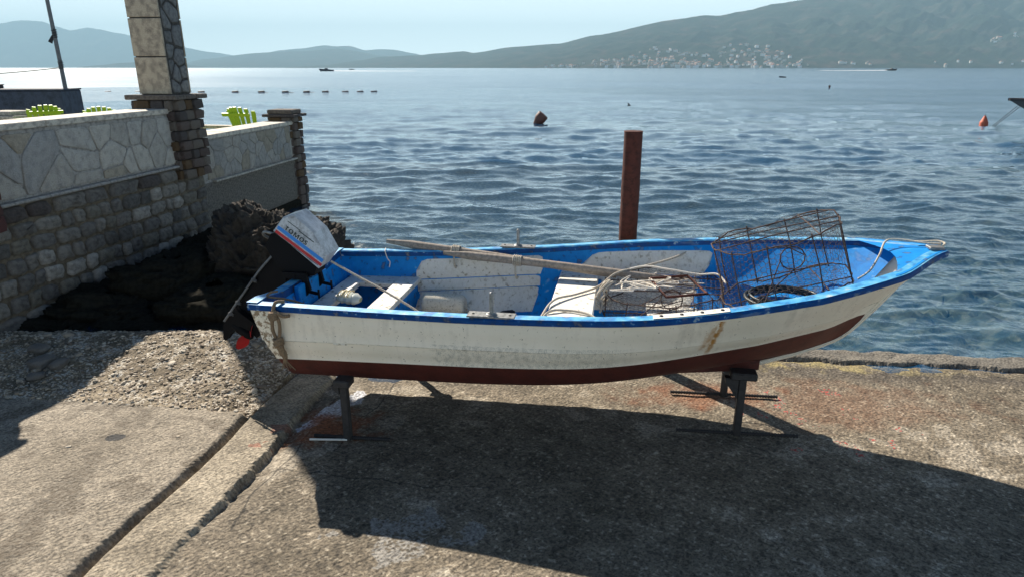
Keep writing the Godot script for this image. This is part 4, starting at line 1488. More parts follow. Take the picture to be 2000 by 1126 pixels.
func make_motor() -> void:
	var t := thing("outboard_motor", "white outboard motor tilted up on the boat's stern", "outboard motor")
	t.transform = BOAT
	var near := PackedVector2Array([Vector2(-0.085, 1.05), Vector2(-0.015, 1.13), Vector2(0.053, 1.149), Vector2(0.165, 1.051), Vector2(0.227, 0.927), Vector2(0.162, 0.844)])
	var ins := Geometry2D.offset_polygon(near, -0.007, Geometry2D.JOIN_MITER)[0]
	var b := MB.new()
	b.prism(near, Transform3D.IDENTITY, -0.072, 0.072)
	# chamfer to the side faces: match corners by nearness
	var cowl_in := PackedVector2Array()
	for p in near:
		var best := ins[0]
		for q in ins:
			if q.distance_to(p) < best.distance_to(p): best = q
		cowl_in.append(best)
	for sd in [1.0, -1.0]:
		var f := b.v.size()
		for k in near.size():
			var p := near[k]; var p2 := near[(k + 1) % near.size()]
			var q := cowl_in[k]; var q2 := cowl_in[(k + 1) % near.size()]
			var e := (p2 - p).normalized()
			var nn := (Vector3(e.y, -e.x, 0) * (1.0 if not Geometry2D.is_polygon_clockwise(near) else -1.0) + Vector3(0, 0, sd)).normalized()
			f = b.v.size()
			b.vert(Vector3(p.x, p.y, 0.072 * sd), nn); b.vert(Vector3(p2.x, p2.y, 0.072 * sd), nn)
			b.vert(Vector3(q2.x, q2.y, 0.083 * sd), nn); b.vert(Vector3(q.x, q.y, 0.083 * sd), nn)
			b.quad(f, f + 1, f + 2, f + 3)
		f = b.v.size()
		for p in cowl_in: b.vert(Vector3(p.x, p.y, 0.083 * sd), Vector3(0, 0, sd))
		for k in range(1, cowl_in.size() - 1): b.tri(f, f + k, f + k + 1)
	var cowl := put("cowl", b.mesh(), M.cowl, t)
	var u := Vector2(0.803, -0.596)
	var v := Vector2(0.596, 0.803)
	var band := func(a: Vector2, ln: float, wd: float, m: Material, called: String):
		var q := MB.new()
		q.prism(PackedVector2Array([a, a + u * ln, a + u * ln + v * wd, a + v * wd]), Transform3D.IDENTITY, 0.0832, 0.0842)
		put(called, q.mesh(), m, cowl)
	band.call(Vector2(-0.070, 1.046), 0.312, 0.017, M.stripe_red, "red_stripe")
	band.call(Vector2(-0.056, 1.066), 0.306, 0.021, M.stripe_blue, "blue_stripe")
	band.call(Vector2(-0.082, 1.0475), 0.306, 0.0035, M.letter, "cowl_seam")
	band.call(Vector2(0.012, 1.108), 0.085, 0.004, M.letter, "pinstripe")
	band.call(Vector2(0.072, 1.054), 0.10, 0.005, M.letter, "pinstripe")
	var tm := TextMesh.new()
	tm.text = "TOMOS"
	var sf := SystemFont.new()
	sf.font_names = PackedStringArray(["Droid Sans"])
	sf.font_weight = 700
	tm.font = sf
	tm.font_size = 32
	tm.pixel_size = 0.00112
	tm.depth = 0.001
	tm.horizontal_alignment = HORIZONTAL_ALIGNMENT_LEFT
	tm.vertical_alignment = VERTICAL_ALIGNMENT_BOTTOM
	var let := put("lettering", tm, M.letter, cowl)
	let.transform = Transform3D(Basis(Vector3(u.x, u.y, 0), Vector3(v.x, v.y, 0), Vector3(0, 0, 1)).scaled_local(Vector3(1.22, 1.0, 1)), Vector3(-0.020, 1.058, 0.0838))
	# engine block and leg
	b = MB.new()
	b.prism(PackedVector2Array([Vector2(-0.105, 1.03), Vector2(-0.07, 1.035), Vector2(0.15, 0.862), Vector2(0.13, 0.80), Vector2(0.02, 0.775), Vector2(-0.10, 0.86), Vector2(-0.15, 0.96)]), Transform3D.IDENTITY, -0.065, 0.065)
	put("engine_casing", b.mesh(), M.motor_black, t)
	b = MB.new()
	b.prism(PackedVector2Array([Vector2(-0.11, 0.93), Vector2(0.02, 0.84), Vector2(-0.04, 0.73), Vector2(-0.19, 0.52), Vector2(-0.27, 0.40), Vector2(-0.30, 0.375), Vector2(-0.33, 0.415), Vector2(-0.40, 0.445), Vector2(-0.455, 0.40), Vector2(-0.505, 0.345), Vector2(-0.518, 0.36), Vector2(-0.505, 0.45), Vector2(-0.44, 0.52), Vector2(-0.31, 0.67), Vector2(-0.19, 0.83)]), Transform3D.IDENTITY, -0.024, 0.024)
	put("leg", b.mesh(), M.motor_black, t)
	b = MB.new()
	b.prism(PackedVector2Array([Vector2(-0.40, 0.56), Vector2(-0.25, 0.45), Vector2(-0.24, 0.462), Vector2(-0.39, 0.575)]), Transform3D.IDENTITY, -0.07, 0.07)
	put("cavitation_plate", b.mesh(), M.motor_black, t)
	var ax := Vector3(u.x, u.y, 0)
	var side := Vector3(0, 0, 1)
	b = MB.new()
	b.lathe(Transform3D(Basis(side, -ax, side.cross(-ax)), Vector3(-0.352, 0.375, 0)), [Vector2(0.0, -0.02), Vector2(0.018, -0.012), Vector2(0.028, 0.02), Vector2(0.032, 0.07), Vector2(0.028, 0.12), Vector2(0.0, 0.15)], 12)
	put("gear_case", b.mesh(), M.motor_black, t)
	for k in 3:
		b = MB.new()
		var an := TAU * k / 3.0 + 2.5
		var r := (Vector3(v.x, v.y, 0) * cos(an) + side * sin(an)).normalized()
		var w := ax.cross(r).normalized()
		var rows := []
		for i in 8:
			var q := i / 7.0
			var row := []
			var wide := 0.012 + 0.030 * sin(PI * minf(q * 0.85 + 0.12, 1.0))
			var pitch := lerpf(0.9, 0.45, q)
			for j in 5:
				var c := (j / 2.0 - 1.0) * wide
				row.append(Vector3(-0.362, 0.382, 0) + r * (0.018 + 0.085 * q) + (w * cos(pitch) + ax * sin(pitch)) * c)
			rows.append(row)
		b.grid(rows)
		put("propeller_blade", b.mesh(), M.prop_red, t)
	# clamp bracket, tiller loop, tied cable down the leg
	b = MB.new()
	for s in [-0.085, 0.085]:
		b.prism(PackedVector2Array([Vector2(-0.05, 0.80), Vector2(0.09, 0.80), Vector2(0.11, 0.70), Vector2(0.08, 0.66), Vector2(0.065, 0.76), Vector2(-0.03, 0.765), Vector2(-0.04, 0.62), Vector2(-0.075, 0.66)]), Transform3D(Basis.IDENTITY, Vector3(0, 0.02, s)), -0.012, 0.012)
		b.tube([Vector3(0.10, 0.71, s), Vector3(0.155, 0.70, s)], 0.010, 8)
		b.tube([Vector3(0.155, 0.675, s), Vector3(0.155, 0.725, s)], 0.006, 6)
	b.tube([Vector3(0.02, 0.80, -0.10), Vector3(0.02, 0.80, 0.10)], 0.014, 8)
	put("clamp_bracket", b.mesh(), M.motor_black, t)
	b = MB.new()
	b.tube(spline([Vector3(-0.085, 1.02, 0.05), Vector3(-0.145, 1.035, 0.05), Vector3(-0.172, 1.015, 0.03), Vector3(-0.155, 0.985, 0.0), Vector3(-0.12, 0.965, -0.02)], 5), 0.008, 7)
	put("carrying_loop", b.mesh(), M.galvanised, t)
	b = MB.new()
	b.tube(spline([Vector3(-0.12, 0.90, 0.05), Vector3(-0.22, 0.80, 0.045), Vector3(-0.35, 0.645, 0.035), Vector3(-0.49, 0.475, 0.03)], 6), 0.007, 6)
	for p in [Vector3(-0.262, 0.752, 0.04), Vector3(-0.385, 0.605, 0.033), Vector3(-0.445, 0.53, 0.03)]:
		var pts := []
		for k in 14: pts.append(p + Vector3(0.003 * (k % 3), -0.0015 * k, 0) + Vector3(cos(k * 1.2) * 0.013, sin(k * 1.2) * 0.010, sin(k * 1.2) * 0.013))
		b.tube(pts, 0.004, 5)
	put("control_cable", b.mesh(), M.pole, t)

func make_stands() -> void:
	var at := func(x: float, y: float, w: float) -> Vector3: return BOAT * Vector3(x, y, w)
	# legs: where they stand along and across the boat, and how high the hull is there
	for sdef in [["black steel stand under the boat's stern", 0.46, 0.52, 0.415, -0.45, 0.44], ["black steel stand with braced head under the boat's bow", 2.47, 0.142, 0.435, -0.354, 0.535]]:
		var x: float = sdef[1]
		var t := thing("boat_stand", sdef[0], "stand", Vector3.ZERO, 0.0, "steel stands under the boat")
		for k in 2:
			var w: float = sdef[2 + 2 * k]
			var p: Vector3 = at.call(x, sdef[3 + 2 * k], w)
			var foot := Vector3(p.x, ground_height(p.x, -p.z) + 0.006, p.z)
			var hh := p.y - foot.y
			var b := MB.new()
			b.box(Transform3D(Basis(Vector3.UP, -0.165), foot + Vector3(0, hh * 0.5 - 0.01, 0)), Vector3(0.038, hh - 0.02, 0.038), 0.004)
			put("leg", b.mesh(), M.iron, t)
			b = MB.new()
			b.box(Transform3D(Basis(Vector3.UP, -0.165), p + Vector3(0, -0.022, 0)), Vector3(0.13 if x > 1.0 else 0.085, 0.04, 0.08), 0.006)
			if x > 1.0:
				b.prism(PackedVector2Array([Vector2(-0.022, -0.04), Vector2(-0.09, -0.04), Vector2(-0.085, -0.07), Vector2(-0.06, -0.10), Vector2(-0.022, -0.16)]), Transform3D(Basis(Vector3.UP, -0.165), p + Vector3(0.0, 0, 0)), -0.02, 0.02)
			else:
				b.prism(PackedVector2Array([Vector2(-0.022, -0.04), Vector2(-0.06, -0.04), Vector2(-0.055, -0.06), Vector2(-0.022, -0.09)]), Transform3D(Basis(Vector3.UP, -0.165), p), -0.02, 0.02)
			put("head_plate", b.mesh(), M.iron, t)
			# ribbed bar on the ground
			b = MB.new()
			var ln := 0.31 if x > 1.0 else 0.20
			var dir := (BOAT.basis * Vector3(1, 0, -0.06)).normalized()
			var c := foot + Vector3(0, 0.010, 0) + dir * (0.0 if x > 1.0 else 0.02)
			b.tube([c - dir * ln, c + dir * ln], 0.008, 7)
			for j in 40:
				var q := c + dir * (ln * (j / 19.5 - 1.0))
				b.tube([q - dir * 0.003, q + dir * 0.003], 0.0108, 7)
			put("foot_bar", b.mesh(), M.iron, t)
		var b := MB.new()
		var p0: Vector3 = at.call(x, sdef[3] - 0.05, sdef[2]); var p1: Vector3 = at.call(x, sdef[5] - 0.05, sdef[4])
		p0.y = 0.085 if x < 1.0 else 0.36
		p1.y = p0.y
		b.tube([p0, p1], 0.018, 8)
		if x > 1.0: put("cross_bar", b.mesh(), M.iron, t)
	# white and red rod lying by the stern stand
	var r := MB.new()
	var g0 := Vector3(-1.05, 0, -3.03); var g1 := Vector3(-0.86, 0, -3.045)
	g0.y = ground_height(g0.x, -g0.z) + 0.010; g1.y = ground_height(g1.x, -g1.z) + 0.010
	r.tube([g0, g0.lerp(g1, 0.5), g1], 0.006, 7)
	var rod := put("rod", r.mesh(), M.white_wood)
	tag(rod, "short white rod lying on the ground by the stern stand", "rod")

# ---------------------------------------------------------------- things in the boat
func heart(a: float, rx: float, rz: float, notch: float) -> Vector3:
	# plan of a trap: an oval with a dent on the far side
	var d := notch * exp(-pow(angle_difference(a, -PI / 2 - 0.15) / 0.42, 2.0))
	return Vector3(cos(a) * rx, 0, sin(a) * rz * (1.0 - d))

func hex_net(b: MB, f: Callable, wu: float, wv: float, cell: float, r: float, sd: int) -> void:
	# chicken wire over a sheet f(u, v), u and v in metres
	var h := cell * 0.866
	var cols := int(wu / (cell * 1.5))
	var rows := int(wv / (2.0 * h))
	for i in cols:
		for j in rows:
			var cx := (i + 0.5) * cell * 1.5
			var cy := (j + 0.5 + 0.5 * (i % 2)) * 2.0 * h
			var p := []
			for k in 4:
				var a := TAU * k / 6.0
				var q := Vector2(cx + cell * cos(a), cy + cell * sin(a))
				q += Vector2(N1.get_noise_2d(q.x * 2500 + sd, q.y * 2500), N1.get_noise_2d(q.x * 2500, q.y * 2500 + sd + 300)) * cell * 0.4
				q = Vector2(clampf(q.x, 0, wu), clampf(q.y, 0, wv))
				p.append(f.call(q.x, q.y))
			for k in 3:
				if p[k].distance_to(p[k + 1]) > 0.002: b.wire(p[k], p[k + 1], r)

func trap(label: String, x: Transform3D, rx: float, rz: float, hgt: float, notch: float, bars: int, sd: int, sag: float) -> void:
	var t := thing("fish_trap", label, "fish trap", Vector3.ZERO, 0.0, "wire fish traps in the boat")
	t.transform = BOAT * x
	var ring := func(y: float, k: float) -> Array:
		var pts := []
		for i in 49:
			var a := TAU * i / 48.0
			var p := heart(a, rx * k, rz * k, notch)
			pts.append(p + Vector3(0, y + sag * N1.get_noise_2d(a * 60, sd), 0) + Vector3(N1.get_noise_2d(a * 90, sd + 5), 0, N1.get_noise_2d(a * 90, sd + 9)) * 0.035)
		pts[48] = pts[0]
		return pts
	var lo: Array = ring.call(0.0, 1.0)
	var hi: Array = ring.call(hgt, 0.97)
	for q in [lo, hi]:
		var b := MB.new()
		b.tube(q, 0.0036, 6, false)
		put("hoop", b.mesh(), M.rusty_wire, t)
	for k in bars:
		var i := int(48.0 * k / bars) % 48
		var b := MB.new()
		b.tube([lo[i] + Vector3(0, -0.015, 0), lo[i].lerp(hi[i], 0.5) + Vector3(0.006 * (k % 3 - 1), 0, 0.006), hi[i] + Vector3(0, 0.012, 0)], 0.0034, 6)
		put("upright", b.mesh(), M.rusty_wire, t)
	# rods across the two ends
	for q in [[lo, 8, 40], [lo, 2, 22], [lo, 44, 30], [hi, 8, 40], [hi, 2, 22], [hi, 46, 28], [hi, 0, 26]]:
		var b := MB.new()
		b.tube([q[0][q[1]], q[0][q[1]].lerp(q[0][q[2]], 0.5) + Vector3(0, 0.008, 0.005), q[0][q[2]]], 0.0032, 6)
		put("cross_rod", b.mesh(), M.rusty_wire, t)
	# entrance funnel
	var fb := MB.new()
	var fr := []
	for i in 13: fr.append(Vector3(0.06 * cos(TAU * i / 12.0) + 0.05, hgt * 0.5 + 0.06 * sin(TAU * i / 12.0), 0.03))
	fb.tube(fr, 0.0036, 5, false)
	for k in 4: fb.tube([fr[k * 3], hi[(12 + k * 2) % 48] if k < 2 else lo[(12 + k * 2) % 48]], 0.003, 5)
	put("funnel", fb.mesh(), M.rusty_wire, t)
	# netting
	var per := 2.0 * PI * sqrt((rx * rx + rz * rz) * 0.5)
	var at := func(q: Array, u: float) -> Vector3:
		var s := fposmod(u, 1.0) * 48.0
		return (q[int(s) % 48] as Vector3).lerp(q[(int(s) + 1) % 48], s - floor(s))
	var nb := MB.new()
	hex_net(nb, func(u, v): return (at.call(lo, u / per) as Vector3).lerp(at.call(hi, u / per), v / hgt) * Vector3(0.985, 1, 0.985), per, hgt, 0.0175, 0.0009, sd)
	put("side_netting", nb.mesh(), M.thin_wire, t)
	for e in 2:
		nb = MB.new()
		var y0 := hgt * e
		hex_net(nb, func(u, v): 
			var p := Vector2(u - rx, v - rz)
			var a := atan2(p.y / rz, p.x / rx)
			var edge := heart(a, rx, rz, notch)
			var l := Vector2(edge.x, edge.z).length()
			if p.length() > l: p = p.normalized() * l
			return Vector3(p.x, y0 + 0.012 * N1.get_noise_2d(p.x * 900, p.y * 900 + sd), p.y), rx * 2.0, rz * 2.0, 0.0175, 0.0009, sd + 40 + e)
		put("end_netting", nb.mesh(), M.thin_wire, t)

func in_boat(called: String, label: String, category: String, group := "") -> Node3D:
	var t := thing(called, label, category, Vector3.ZERO, 0.0, group)
	t.transform = BOAT
	return t

func oar(label: String, a: Vector3, b: Vector3, sd: int) -> void:
	var t := in_boat("oar", label, "oar", "weathered oars lying along the boat")
	var d := (b - a).normalized()
	var n := 18
	var pts := []
	var rad := []
	for k in n + 1:
		var q := k / float(n)
		pts.append(a.lerp(b, q) + Vector3(0, 0.006 * sin(PI * q), 0.004 * N1.get_noise_1d(q * 300 + sd)))
		rad.append(0.0185 if q < 0.10 else lerpf(0.026, 0.021, (q - 0.10) / 0.9) * (1.0 - 0.2 * ss(0.97, 1.0, q)))
	rad[0] = 0.013
	var m := MB.new()
	m.tube(pts, rad, 9)
	put("shaft", m.mesh(), M.grey_wood, t)
	m = MB.new()
	for k in 5:
		var ring := []
		var c := a + d * (0.46 + 0.011 * k) + Vector3(0, 0.006, 0)
		var s := d.cross(Vector3.UP).normalized()
		var u := s.cross(d)
		for i in 11: ring.append(c + (s * cos(TAU * i / 10.0) + u * sin(TAU * i / 10.0)) * 0.030)
		m.tube(ring, 0.005, 5, false)
	m.tube(spline([a + d * 0.47 + Vector3(0, -0.02, 0.02), a + d * 0.475 + Vector3(0, -0.07, 0.035), a + d * 0.48 + Vector3(0, -0.10, 0.025), a + d * 0.49 + Vector3(0, -0.085, 0.03)], 5), 0.006, 6)
	put("rope_collar", m.mesh(), M.rope, t)

func rope(label: String, pts: Array, r: float, m: Material, per := 8) -> void:
	var b := MB.new()
	b.tube(spline(pts, per), r, 7)
	var o := put("rope", b.mesh(), m)
	o.transform = BOAT
	tag(o, label, "rope")

func make_contents() -> void:
	oar("weathered oar with its grip resting on the far gunwale", Vector3(0.316, 0.836, -0.610), Vector3(1.80, 0.735, -0.43), 1)
	oar("weathered oar reaching under the other and on to the flat fish trap", Vector3(0.72, 0.800, -0.52), Vector3(2.21, 0.738, -0.36), 2)
	# fender
	var t := in_boat("fender", "dirty white cylindrical fender lying in the boat's bottom", "fender")
	var b := MB.new()
	b.lathe(Transform3D(Basis(Vector3(0, 1, 0), Vector3(1, -0.02, 0).normalized(), Vector3(0, 0, -1)), Vector3(0.625, 0.528, -0.34)), [Vector2(0.012, -0.002), Vector2(0.045, 0.0), Vector2(0.060, 0.012), Vector2(0.066, 0.03), Vector2(0.067, 0.23), Vector2(0.062, 0.255), Vector2(0.048, 0.27), Vector2(0.016, 0.268), Vector2(0.014, 0.24)], 24)
	put("body", b.mesh(), M.foam, t)
	b = MB.new()
	b.tube(spline([Vector3(0.88, 0.52, -0.34), Vector3(0.915, 0.50, -0.32), Vector3(0.92, 0.46, -0.27), Vector3(0.88, 0.45, -0.22)], 5), 0.006, 6)
	put("lanyard", b.mesh(), M.rope, t)
	# cradle that the fender lies on, and a knob of weed
	lbox(in_boat("plank", "narrow grey plank under the white fender", "plank"), "board", M.grey_wood, Vector3(0.60, 0.434, -0.42), Vector3(0.95, 0.461, -0.20), 0.004)
	var k := put("sponge", rough_block(91, 0.2, 0.6, 5), M.black)
	k.transform = BOAT * Transform3D(Basis.from_euler(Vector3(0.2, 0.4, 0.1)).scaled_local(Vector3(0.105, 0.085, 0.08)), Vector3(1.17, 0.49, -0.25))
	tag(k, "dark lumpy sponge on the boat's floorboards before the centre seat", "sponge")
	# cut-down plastic bottle
	t = in_boat("bailer", "ribbed clear plastic bailer with yellowed side on the stern seat", "bailer")
	b = MB.new()
	var rows := []
	for i in 15:
		var row := []
		for j in 17:
			var a := TAU * j / 16.0
			var rr := 0.055 * sqrt(maxf(0.0, 1.0 - pow((i - 7.0) / 7.2, 4.0))) + 0.005 * sin(i * 1.9)
			row.append(Vector3(0.225 + 0.010 * i, 0.662 + rr * sin(a) * 0.55 - 0.001 * i, 0.0 + rr * cos(a)))
		rows.append(row)
	b.grid(rows)
	put("ribbed_body", b.mesh(), M.plastic, t)
	b = MB.new()
	for i in 4:
		var ring := []
		for j in 9:
			var a := PI * (0.15 + 0.7 * j / 8.0)
			ring.append(Vector3(0.248 + 0.020 * i, 0.662 + 0.0575 * sin(a) * 0.55, 0.0575 * cos(a)))
		b.tube(ring, 0.0035, 5)
	put("yellowed_ribs", b.mesh(), mat(Color(0.66, 0.55, 0.30), 0.4), t)
	# traps
	trap("tall rusty wire fish trap standing tilted in the bow", Transform3D(Basis(Vector3(0.956, 0.293, 0), Vector3(-0.293, 0.956, 0), Vector3(0, 0, 1)), Vector3(2.665, 0.842, -0.04)), 0.315, 0.285, 0.295, 0.62, 10, 3, 0.05)
	trap("flat rusty wire fish trap lying forward of the centre seat", Transform3D(Basis(Vector3(0.985, 0.04, 0.1), Vector3(-0.04, 0.998, 0.05), Vector3(-0.1, -0.05, 0.99)).orthonormalized(), Vector3(2.07, 0.60, -0.27)), 0.345, 0.32, 0.135, 0.0, 9, 8, 0.05)
	# frame door lying on the flat trap
	b = MB.new()
	b.tube([Vector3(1.99, 0.765, -0.30), Vector3(2.20, 0.775, -0.36), Vector3(2.29, 0.745, -0.14), Vector3(2.07, 0.74, -0.06), Vector3(1.99, 0.765, -0.30)], 0.0075, 6)
	hex_net(b, func(u, v): return Vector3(1.99, 0.762, -0.30) + Vector3(0.95, 0.05, -0.27) * u + Vector3(0.33, -0.10, 0.95) * v, 0.21, 0.235, 0.0175, 0.001, 5)
	var dr := put("trap_door", b.mesh(), M.rust)
	dr.transform = BOAT
	tag(dr, "rusty square wire frame lying on the flat fish trap", "trap door")
	# tangle of white line
	rng.seed = 9
	b = MB.new()
	for s in 5:
		var pts := []
		var c := Vector3(rng.randf_range(1.90, 2.08), 0.762, rng.randf_range(-0.32, -0.16))
		for i in 9:
			pts.append(c + Vector3(rng.randfn(0, 0.085), rng.randf_range(-0.015, 0.012), rng.randfn(0, 0.045)))
		b.tube(spline(pts, 7), 0.0034, 6)
	b.tube(spline([Vector3(1.78, 0.755, -0.38), Vector3(1.95, 0.80, -0.42), Vector3(2.10, 0.80, -0.38), Vector3(2.26, 0.785, -0.36), Vector3(2.36, 0.80, -0.33), Vector3(2.40, 0.775, -0.25)], 8), 0.0055, 7)
	var tl := put("line_tangle", b.mesh(), M.white_rope)
	tl.transform = BOAT
	tag(tl, "tangle of white line heaped on the flat fish trap", "line")
	b = MB.new()
	for s in 4:
		var pts := []
		for i in 7: pts.append(Vector3(1.735 + rng.randfn(0, 0.022), 0.775 - 0.055 * absf(i - 3.0) + rng.randfn(0, 0.012), -0.22 + 0.018 * s + rng.randfn(0, 0.02)))
		b.tube(spline(pts, 6), 0.0065, 7)
	var hk := put("rope_hank", b.mesh(), M.rope)
	hk.transform = BOAT
	tag(hk, "hank of pale rope hung over the centre seat's front edge", "rope")
	# lines
	rope("pale line from the motor cowl down across the stern seat", [Vector3(0.20, 0.865, -0.01), Vector3(0.36, 0.785, 0.0), Vector3(0.56, 0.715, 0.06), Vector3(0.795, 0.615, 0.143), Vector3(0.85, 0.50, 0.16)], 0.0065, M.rope)
	rope("dark shackle line made fast at the stern quarter", [Vector3(0.085, 0.815, 0.40), Vector3(0.045, 0.805, 0.395), Vector3(0.040, 0.795, 0.425), Vector3(0.085, 0.79, 0.43), Vector3(0.125, 0.775, 0.40), Vector3(0.22, 0.74, 0.375), Vector3(0.33, 0.655, 0.36)], 0.006, M.old_rope)
	rope("pale rope over the centre seat up to the far eye bolt", [Vector3(1.39, 0.60, 0.31), Vector3(1.43, 0.685, 0.18), Vector3(1.475, 0.712, 0.0), Vector3(1.58, 0.705, -0.13), Vector3(1.70, 0.715, -0.26), Vector3(1.80, 0.77, -0.36), Vector3(1.95, 0.79, -0.45), Vector3(2.116, 0.82, -0.54), Vector3(2.24, 0.862, -0.612)], 0.0065, M.rope)
	rope("pale rope across the near end of the centre seat", [Vector3(1.40, 0.61, 0.30), Vector3(1.455, 0.70, 0.18), Vector3(1.55, 0.703, 0.13), Vector3(1.67, 0.703, 0.17), Vector3(1.73, 0.68, 0.24), Vector3(1.76, 0.60, 0.28)], 0.0065, M.rope)
	rope("pale rope crossing the bow from rail to stem plate", [Vector3(2.96, 0.93, 0.08), Vector3(3.01, 0.975, 0.075), Vector3(3.06, 1.04, 0.02), Vector3(3.11, 1.086, -0.07), Vector3(3.17, 1.096, -0.085), Vector3(3.27, 1.096, -0.03), Vector3(3.335, 1.10, -0.005)], 0.005, M.rope)
	rope("short pale rope lashed round the stem plate", [Vector3(3.33, 1.10, 0.03), Vector3(3.348, 1.105, 0.0), Vector3(3.33, 1.108, -0.03), Vector3(3.29, 1.10, -0.05), Vector3(3.24, 1.092, -0.07)], 0.005, M.rope)
	rope("thin white cord dangling from the far gunwale by the stern", [Vector3(0.33, 0.806, -0.545), Vector3(0.345, 0.80, -0.49), Vector3(0.36, 0.755, -0.486), Vector3(0.375, 0.735, -0.484), Vector3(0.37, 0.70, -0.482)], 0.003, M.white_rope)
	for q in 2:
		var pts := []
		for i in 40:
			var a := 0.55 + TAU * i / 17.0
			pts.append(Vector3(2.68 + (0.19 - 0.02 * q) * cos(a) - 0.001 * i, 0.757 + 0.0010 * i + 0.015 * q, -0.01 + (0.17 - 0.02 * q) * sin(a)))
		rope(["black hose coiled on the blue bow seat, outer coil", "black hose coiled on the blue bow seat, inner coil"][q], pts, 0.010 - 0.002 * q, M.black_hose, 3)
	# post at the end of the slipway
	t = thing("steel_post", "rusty round steel post standing at the water's edge", "post", Vector3(0.772, -0.4, -4.32))
	b = MB.new()
	var rr := []
	for i in 60:
		var row := []
		var y := 1.92 * i / 59.0
		for j in 33:
			var a := TAU * j / 32.0
			var side := ss(0.2, 0.8, absf(cos(a)))
			row.append(Vector3(cos(a), 0, sin(a)) * (0.0585 + 0.007 * maxf(0.0, N1.get_noise_3d(cos(a) * 900, y * 3300, sin(a) * 900)) * side * ss(1.9, 1.4, y)) + Vector3(0, y, 0))
		rr.append(row)
	b.grid(rr)
	put("pipe", b.mesh(), M.rust, t)
	b = MB.new()
	b.lathe(Transform3D(Basis.IDENTITY, Vector3(0, 1.918, 0)), [Vector2(0.0605, 0.0), Vector2(0.0605, 0.006), Vector2(0.0, 0.0065)], 24)
	put("cap", b.mesh(), M.rust, t)

